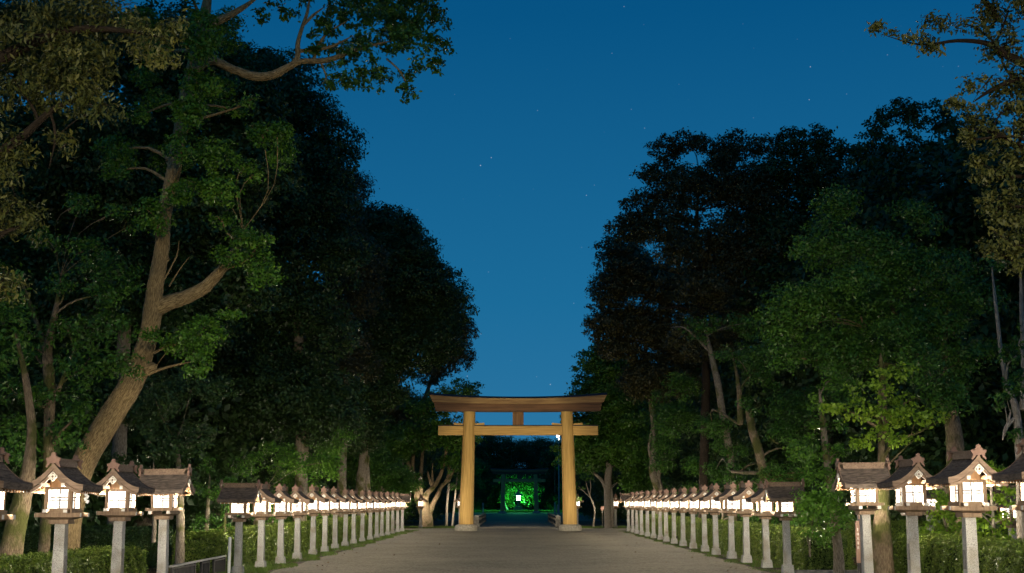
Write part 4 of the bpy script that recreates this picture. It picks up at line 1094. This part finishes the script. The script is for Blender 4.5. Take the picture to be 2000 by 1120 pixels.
# ------------------------------------------------------------------ clipped hedges
def hedge(label, pts, w, h, dens, L=.055, seed=0, leaf=None, hv=.028):
    """a clipped hedge along the centre line pts"""
    rng = np.random.default_rng(seed)
    p0 = Vector((pts[0][0], pts[0][1], GZ(*pts[0])))
    root = empty("clipped_hedge", p0); tag(root, label, "hedge")
    core = MB(); PP, NN, TT = [], [], []
    for a, b in zip(pts[:-1], pts[1:]):
        a, b = Vector((a[0], a[1], 0)), Vector((b[0], b[1], 0))
        ln = (b - a).length; d = (b - a) / ln; s = Vector((-d.y, d.x, 0))
        za = GZ(a.x, a.y)
        q = Matrix((d, s, Vector((0, 0, 1)))).transposed()
        core.box((a + b) / 2 + Vector((0, 0, za + h * .46)) - p0, (ln - .1, w - .16, h * .92 - .08), M=q)
        def put(n, fn, nrm, spread):
            r = rng.random((n, 2)); P3 = np.empty((n, 3))
            u, v = fn(r)
            bump_ = .03 * np.sin(u[0] * 5.1 + u[1]) + .03 * np.sin(u[0] * 11.3 + u[2] * 7)
            for i in range(3):
                P3[:, i] = a[i] + d[i] * u[0] + s[i] * u[1] + (u[2] if i == 2 else 0)
            P3 += np.array(nrm) * (bump_ + rng.normal(0, hv, n))[:, None]
            P3[:, 2] += za
            PP.append(P3 - np.array(p0)); NN.append(np.array(nrm) * .7 + np.array((0, 0, .5)) + rng.normal(size=(n, 3)) * .6)
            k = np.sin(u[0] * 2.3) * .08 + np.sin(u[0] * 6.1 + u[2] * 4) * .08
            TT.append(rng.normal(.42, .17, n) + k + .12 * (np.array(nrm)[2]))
        for sg in (-1, 1):
            nn = s * sg
            put(int(ln * h * dens), lambda r: ((r[:, 0] * ln, np.full(len(r), sg * w / 2), r[:, 1] ** .9 * h), 0), tuple(nn), 1)
        put(int(ln * w * dens * 1.2), lambda r: ((r[:, 0] * ln, (r[:, 1] - .5) * w, np.full(len(r), h)), 0), (0, 0, 1), 1)
        for e, sg in ((0, -1), (ln, 1)):
            put(int(w * h * dens), lambda r: ((np.full(len(r), e), (r[:, 0] - .5) * w, r[:, 1] * h), 0), tuple(d * sg), 1)
    core.build("branch_core", M_core, root)
    leaf_object("foliage", np.concatenate(PP), np.concatenate(NN), L, L * .55, leaf or L_hedge, rng, np.concatenate(TT), root, .1)
hedge("rounded clipped hedge behind the near left lanterns", [(-7.75, 13), (-7.75, 18.5), (-7.7, 24.3)], 1.0, .61, 2300, .05, 1)
hedge("long clipped hedge running behind the left lantern row to the torii", [(-7.75, 30.2), (-7.7, 45), (-7.7, 58), (-7.6, 71)], 1.1, .90, 1500, .062, 2)
hedge("long clipped hedge running behind the right lantern row", [(7.6, 30.3), (7.6, 45), (7.55, 58), (7.5, 71)], 1.1, .92, 1500, .062, 3)
hedge("clipped hedge behind the near right lanterns", [(7.75, 13), (7.7, 18), (7.65, 24.0)], 1.1, .86, 2300, .05, 4)
hedge("dark back hedge in shade beyond the rounded left hedge", [(-13.5, 33), (-9.3, 33.2)], 1.2, 1.0, 1200, .07, 5, L_dark)
hedge("back hedge along the side path behind the signpost", [(10.5, 38.5), (19, 40)], 1.2, 1.05, 900, .07, 6)

# ------------------------------------------------------------------ grass and litter
def grass(name, n, area, hgt, seed, mat_=None, flat=False, kind="stuff"):
    rng = np.random.default_rng(seed)
    x, y, dens = area(rng, n)
    z = np.array([GZ(a, b) for a, b in zip(x, y)])
    h = hgt * rng.uniform(.5, 1.3, len(x))
    pos = np.stack([x, y, z + (0.02 if flat else h * .45)], 1)
    if flat:
        nrm = np.array([0, 0, 1.]) + rng.normal(size=pos.shape) * .35
        o = leaf_object(name, pos, nrm, hgt, hgt * .6, mat_, rng, rng.random(len(x)), None, 0)
    else:
        nrm = rng.normal(size=pos.shape); nrm[:, 2] *= .25
        # blades: tall narrow leaves standing up
        n_ = nrm / np.linalg.norm(nrm, axis=1, keepdims=True)
        o = leaf_object(name, pos, n_, hgt, hgt * .16, L_grass, rng, rng.normal(.5, .2, len(x)), None, -3)
    tag(o, kind=kind)
    return o
def verge(sd, lo, hi):
    def f(rng, n):
        y = 27 + 47 * rng.random(n) ** 1.4
        e = lo + (hi - lo) * rng.random(n)
        e += .18 * np.sin(y * 1.7 + sd) * (e < lo + .4)
        c = np.sin(y * .9 + sd * 2) + np.sin(y * 2.3 + e * 4) + rng.normal(0, .6, n)
        k = c > -.5
        return (sd * e)[k], y[k], 1
    return f
grass("grass_verge", 34000, verge(-1, 5.95, 7.2), .075, 1)
grass("grass_verge", 20000, verge(1, 6.1, 7.0), .06, 2)
def back(sd):
    def f(rng, n):
        return sd * rng.uniform(3.6, 11.5, n), rng.uniform(80, 86, n), 1
    return f
grass("grass_patch", 9000, back(-1), .10, 3)
grass("grass_patch", 7000, back(1), .10, 4)
grass("grass_patch", 14000, lambda rng, n: (rng.uniform(7.0, 13, n), rng.uniform(29.5, 33, n), 1), .06, 5)
grass("leaf_litter", 16000, lambda rng, n: (rng.uniform(7.0, 15, n), rng.uniform(29.5, 37, n), 1), .06, 6, L_litter, True)
grass("leaf_litter", 9000, lambda rng, n: (rng.uniform(-14, -7.4, n), rng.uniform(25, 32, n), 1), .06, 7, L_litter, True)
grass("fallen_leaves", 120, lambda rng, n: (rng.choice([-1, 1], n) * (6.1 - 3.5 * rng.random(n) ** 2), rng.uniform(27, 75, n), 1), .075, 9, L_litter, True)
grass("far_grass", 26000, lambda rng, n: (rng.uniform(-14, 15, n), rng.uniform(243, 268, n), 1), .42, 8)

# ------------------------------------------------------------------ railing, marker pole, kerb, signs, rope
rr_ = empty("black_railing", (-7.15, 25.2, GZ(-7, 25.2)))
tag(rr_, "low black metal railing with flat top rail at the gap in the left lantern row", "railing")
a0, a1 = P(333, 1107, 25.4), P(440, 1086, 30.2)
base_ = Vector(rr_.location)
dv = a1 - a0
MB().bar(a0 - base_, a1 - base_, .075, .035).build("top_rail", M_steel, rr_)
for (t0, t1) in ((.02, .40), (.52, .66), (.76, .985)):
    pm = MB(); nb = max(3, int((t1 - t0) * dv.length / .105))
    for i in range(nb + 1):
        q = a0 + dv * (t0 + (t1 - t0) * i / nb) - base_
        pm.box((q.x, q.y, q.z - .24), (.026, .026, .44) if 0 < i < nb else (.05, .05, .44))
    q0, q1 = a0 + dv * t0 - base_, a0 + dv * t1 - base_
    pm.bar(q0 + Vector((0, 0, -.43)), q1 + Vector((0, 0, -.43)), .03); pm.bar(q0 + Vector((0, 0, -.06)), q1 + Vector((0, 0, -.06)), .03)
    pm.build("bar_panel", M_black, rr_)
mp_ = P(448, 1090, 29.0)
o = MB().lathe([(.035, -.1), (.035, .56), (.02, .575)], n=10).build("marker_pole", M_paper, None, smooth=True); o.location = (mp_.x, mp_.y, mp_.z)
o.location.z = 0; o.scale = (1, 1, 1.55)
tag(o, "slim white marker pole at the near end of the long left hedge", "pole")

tag(MB().box((10.6, 28.05, -.02), (8.2, 1.9, .17)).build("side_path", M_conc), kind="structure")
k_ = MB()
for i in range(7):
    k_.box((7.1 + i * 1.2, 29.1, .03), (1.185, .16, .20))
tag(k_.build("kerb", M_oldstone, None, bevel=.012), kind="structure")

sg = empty("signpost", (0, 0, 0)); q = P(1677, 1100, 23.6); sg.location = (q.x, q.y, GZ(q.x, q.y))
tag(sg, "brown wooden signpost board with pale characters on two black posts beside the broad-ridged right lantern", "sign")
zt = P(1677, 1018, 23.6).z - sg.location.z; zb = P(1677, 1100, 23.6).z - sg.location.z; ztt = P(1672, 985, 23.6).z - sg.location.z
MB().box((.035, .03, ztt / 2), (.045, .045, ztt)).build("post", M_black, sg)
MB().box((.085, .30, zt / 2), (.045, .045, zt)).build("post", M_black, sg)
bd = MB().box((0, 0, (zt + zb) / 2), (.085, .03, zt - zb), M=Matrix.Rotation(.12, 3, 'Z')).build("board", M_sign, sg, bevel=.004)
MB().box((.125, .16, (zt + zb) / 2), (.02, .26, zt - zb - .1)).build("side_board", M_red, sg)
MB().box((.055, .02, zt + .14), (.045, .03, .20)).build("upper_plate", M_sign, sg)
ch = MB()
gl_ = [[(-.6, .8, .6, .8), (0, 1, 0, -1), (-.7, 0, .7, 0), (-.5, -.9, .5, -.9)], [(-.7, .6, .7, .6), (-.7, .6, -.7, -.8), (.7, .6, .7, -.8), (-.7, -.1, .7, -.1)],
       [(0, 1, -.8, -.9), (0, .3, .8, -.9), (-.6, .5, .6, .5)], [(-.7, .9, .7, .9), (-.5, .3, .5, .3), (-.8, -.4, .8, -.4), (0, .9, 0, -.9)], [(-.6, .9, -.6, -.9), (0, .6, .7, .6), (.3, .9, .3, -.9), (0, -.2, .7, -.2)]]
for i, st in enumerate(gl_):
    zc = zt - .16 - i * .085
    for (xa, za, xb, zb_) in st:
        ch.bar((xa * .024, -.0185 + xa * .003, zc + za * .028), (xb * .024, -.0185 + xb * .003, zc + zb_ * .028), .006, .004)
ch.build("lettering", M_paper, bd)
nb_ = empty("notice_board", (0, 0, 0)); q = P(1177, 1029, 82); nb_.location = (q.x, q.y, 0)
tag(nb_, "small reddish notice board on a thin post left of the thick trunk by the torii", "sign")
MB().lathe([(.035, 0), (.03, 1.12)], n=8).build("post", M_oldstone, nb_)
MB().box((0, 0, 1.27), (.26, .05, .26)).build("board", M_orn, nb_, bevel=.008)
hr = empty("handrail", (0, 0, 0)); qa, qb = P(1905, 1067, 23.5), P(2010, 1064, 23.0); hr.location = (qa.x, qa.y, GZ(qa.x, qa.y))
tag(hr, "thin pale metal handrail above the right hedge at the right edge", "handrail")
MB().bar(qa - hr.location, qb - hr.location, .045).build("rail", M_steel, hr)
for t in (.05, .95):
    q = qa.lerp(qb, t) - hr.location
    MB().box((q.x, q.y, q.z / 2 - .03), (.04, .04, q.z)).build("post", M_steel, hr)
rp = []
for i in range(17):
    t = i / 16; a = P(168, 962, 23.6).lerp(P(335, 950, 25.5), t); a.z -= .16 * 4 * t * (1 - t); rp.append(a)
ro = tube_object("straw_rope", [([p - rp[0] for p in rp], [.008] * 17, 6)], M_rope); ro.location = rp[0]
tag(ro, "thin straw rope strung behind the near left lanterns", "rope")
for (u, v, lab) in ((195, 975, "white zigzag paper streamer hanging left on the straw rope"), (281, 966, "white zigzag paper streamer hanging right on the straw rope")):
    ix = min(range(17), key=lambda i: abs(rp[i].x - P(u, v, 24.3).x)); c = rp[ix]
    s_ = MB()
    for k, (dx, dz) in enumerate(((0, -.04), (.03, -.085), (-.005, -.13), (.03, -.175))):
        s_.box((dx, .004 * k, dz), (.055, .003, .062), M=Matrix.Rotation(.5 if k % 2 else -.35, 3, 'Y'))
    s_.box((0, 0, -.01), (.006, .004, .05))
    o = s_.build("paper_streamer", M_paper); o.location = c
    tag(o, lab, "paper streamer", "paper streamers on the straw rope")

# ------------------------------------------------------------------ lamps that stand out of view: two street lamps behind the viewer, two floodlights for the torii
def street_lamp(x, y, h, power, col, label):
    r = empty("street_lamp", (x, y, GZ(x, y)))
    tag(r, label, "street lamp")
    MB().lathe([(.09, 0), (.05, h)], n=10).build("pole", M_black, r)
    hd = MB().lathe([(.05, h), (.16, h + .1), (.16, h + .12)], n=12).lathe([(.25, h + .62), (.05, h + .78)], n=12).build("lamp_head", M_black, r)
    ld = bpy.data.lights.new("street_bulb", 'POINT'); ld.energy = power; ld.color = col; ld.shadow_soft_size = .12
    lo = bpy.data.objects.new("street_bulb", ld); COL.objects.link(lo); lo.parent = r; lo.location = (0, 0, h + .35)
street_lamp(-3.6, -3.0, 4.2, 850, (1.0, .74, .38), "street lamp behind the viewer on the left")
street_lamp(4.2, -3.0, 4.2, 1150, (1.0, .74, .38), "street lamp behind the viewer on the right")
def torii_flood(x, y, h, aim, power, label):
    r = empty("floodlight", (x, y, 0))
    tag(r, label, "floodlight")
    MB().lathe([(.05, 0), (.04, h)], n=8).build("pole", M_black, r)
    d = (Vector(aim) - Vector((x, y, h + .15))).normalized()
    q = d.to_track_quat('-Z', 'Y')
    m = q.to_matrix()
    MB().box((0, 0, h + .15), (.15, .13, .12), M=m).build("lamp_head", M_black, r)
    ld = bpy.data.lights.new("flood_beam", 'SPOT'); ld.energy = power; ld.color = (1.0, .80, .46); ld.spot_size = R(25); ld.spot_blend = .45; ld.shadow_soft_size = .05
    lo = bpy.data.objects.new("flood_beam", ld); COL.objects.link(lo); lo.parent = r
    lo.location = Vector((0, 0, h + .15)) + d * .12; lo.rotation_euler = q.to_euler()
torii_flood(-6.62, 50.95, .12, (0.0, 73.5, 3.8), 4300, "small black floodlight on the grass behind a left lantern post, aimed at the torii")
torii_flood(6.47, 50.65, .12, (0.0, 73.5, 3.8), 4300, "small black floodlight on the grass behind a right lantern post, aimed at the torii")
def mast(x, y, h, aim, power, label):
    r = empty("floodlight_mast", (x, y, GZ(x, y)))
    tag(r, label, "floodlight")
    MB().lathe([(.12, 0), (.07, h)], n=10).build("pole", M_black, r)
    d = (Vector(aim) - Vector((x, y, h + .2))).normalized(); q = d.to_track_quat('-Z', 'Y')
    MB().box((0, 0, h + .2), (.5, .4, .25), M=q.to_matrix()).build("lamp_head", M_black, r)
    ld = bpy.data.lights.new("mast_beam", 'SPOT'); ld.energy = power; ld.color = (1.0, .86, .62); ld.spot_size = R(40); ld.spot_blend = 1.0; ld.shadow_soft_size = .2
    lo = bpy.data.objects.new("mast_beam", ld); COL.objects.link(lo); lo.parent = r
    lo.location = Vector((0, 0, h + .2)) + d * .2; lo.rotation_euler = q.to_euler()
    d2 = (Vector((-x * 3.0, 58, 3.2)) - Vector((x, y, h + .6))).normalized(); q2 = d2.to_track_quat('-Z', 'Y')
    MB().box((0, 0, h + .65), (.4, .35, .22), M=q2.to_matrix()).build("lamp_head", M_black, r)
    l2 = bpy.data.lights.new("mast_beam", 'SPOT'); l2.energy = power * 1.0; l2.color = (1.0, .84, .56); l2.spot_size = R(25); l2.spot_blend = 1.0; l2.shadow_soft_size = .2
    o2 = bpy.data.objects.new("mast_beam", l2); COL.objects.link(o2); o2.parent = r
    o2.location = Vector((0, 0, h + .65)) + d2 * .2; o2.rotation_euler = q2.to_euler()
mast(-3.2, -6, 7.5, (-3.0, 24, 0), 8500, "floodlight mast behind the viewer on the left")
mast(3.2, -6, 7.5, (3.0, 24, 0), 8500, "floodlight mast behind the viewer on the right")
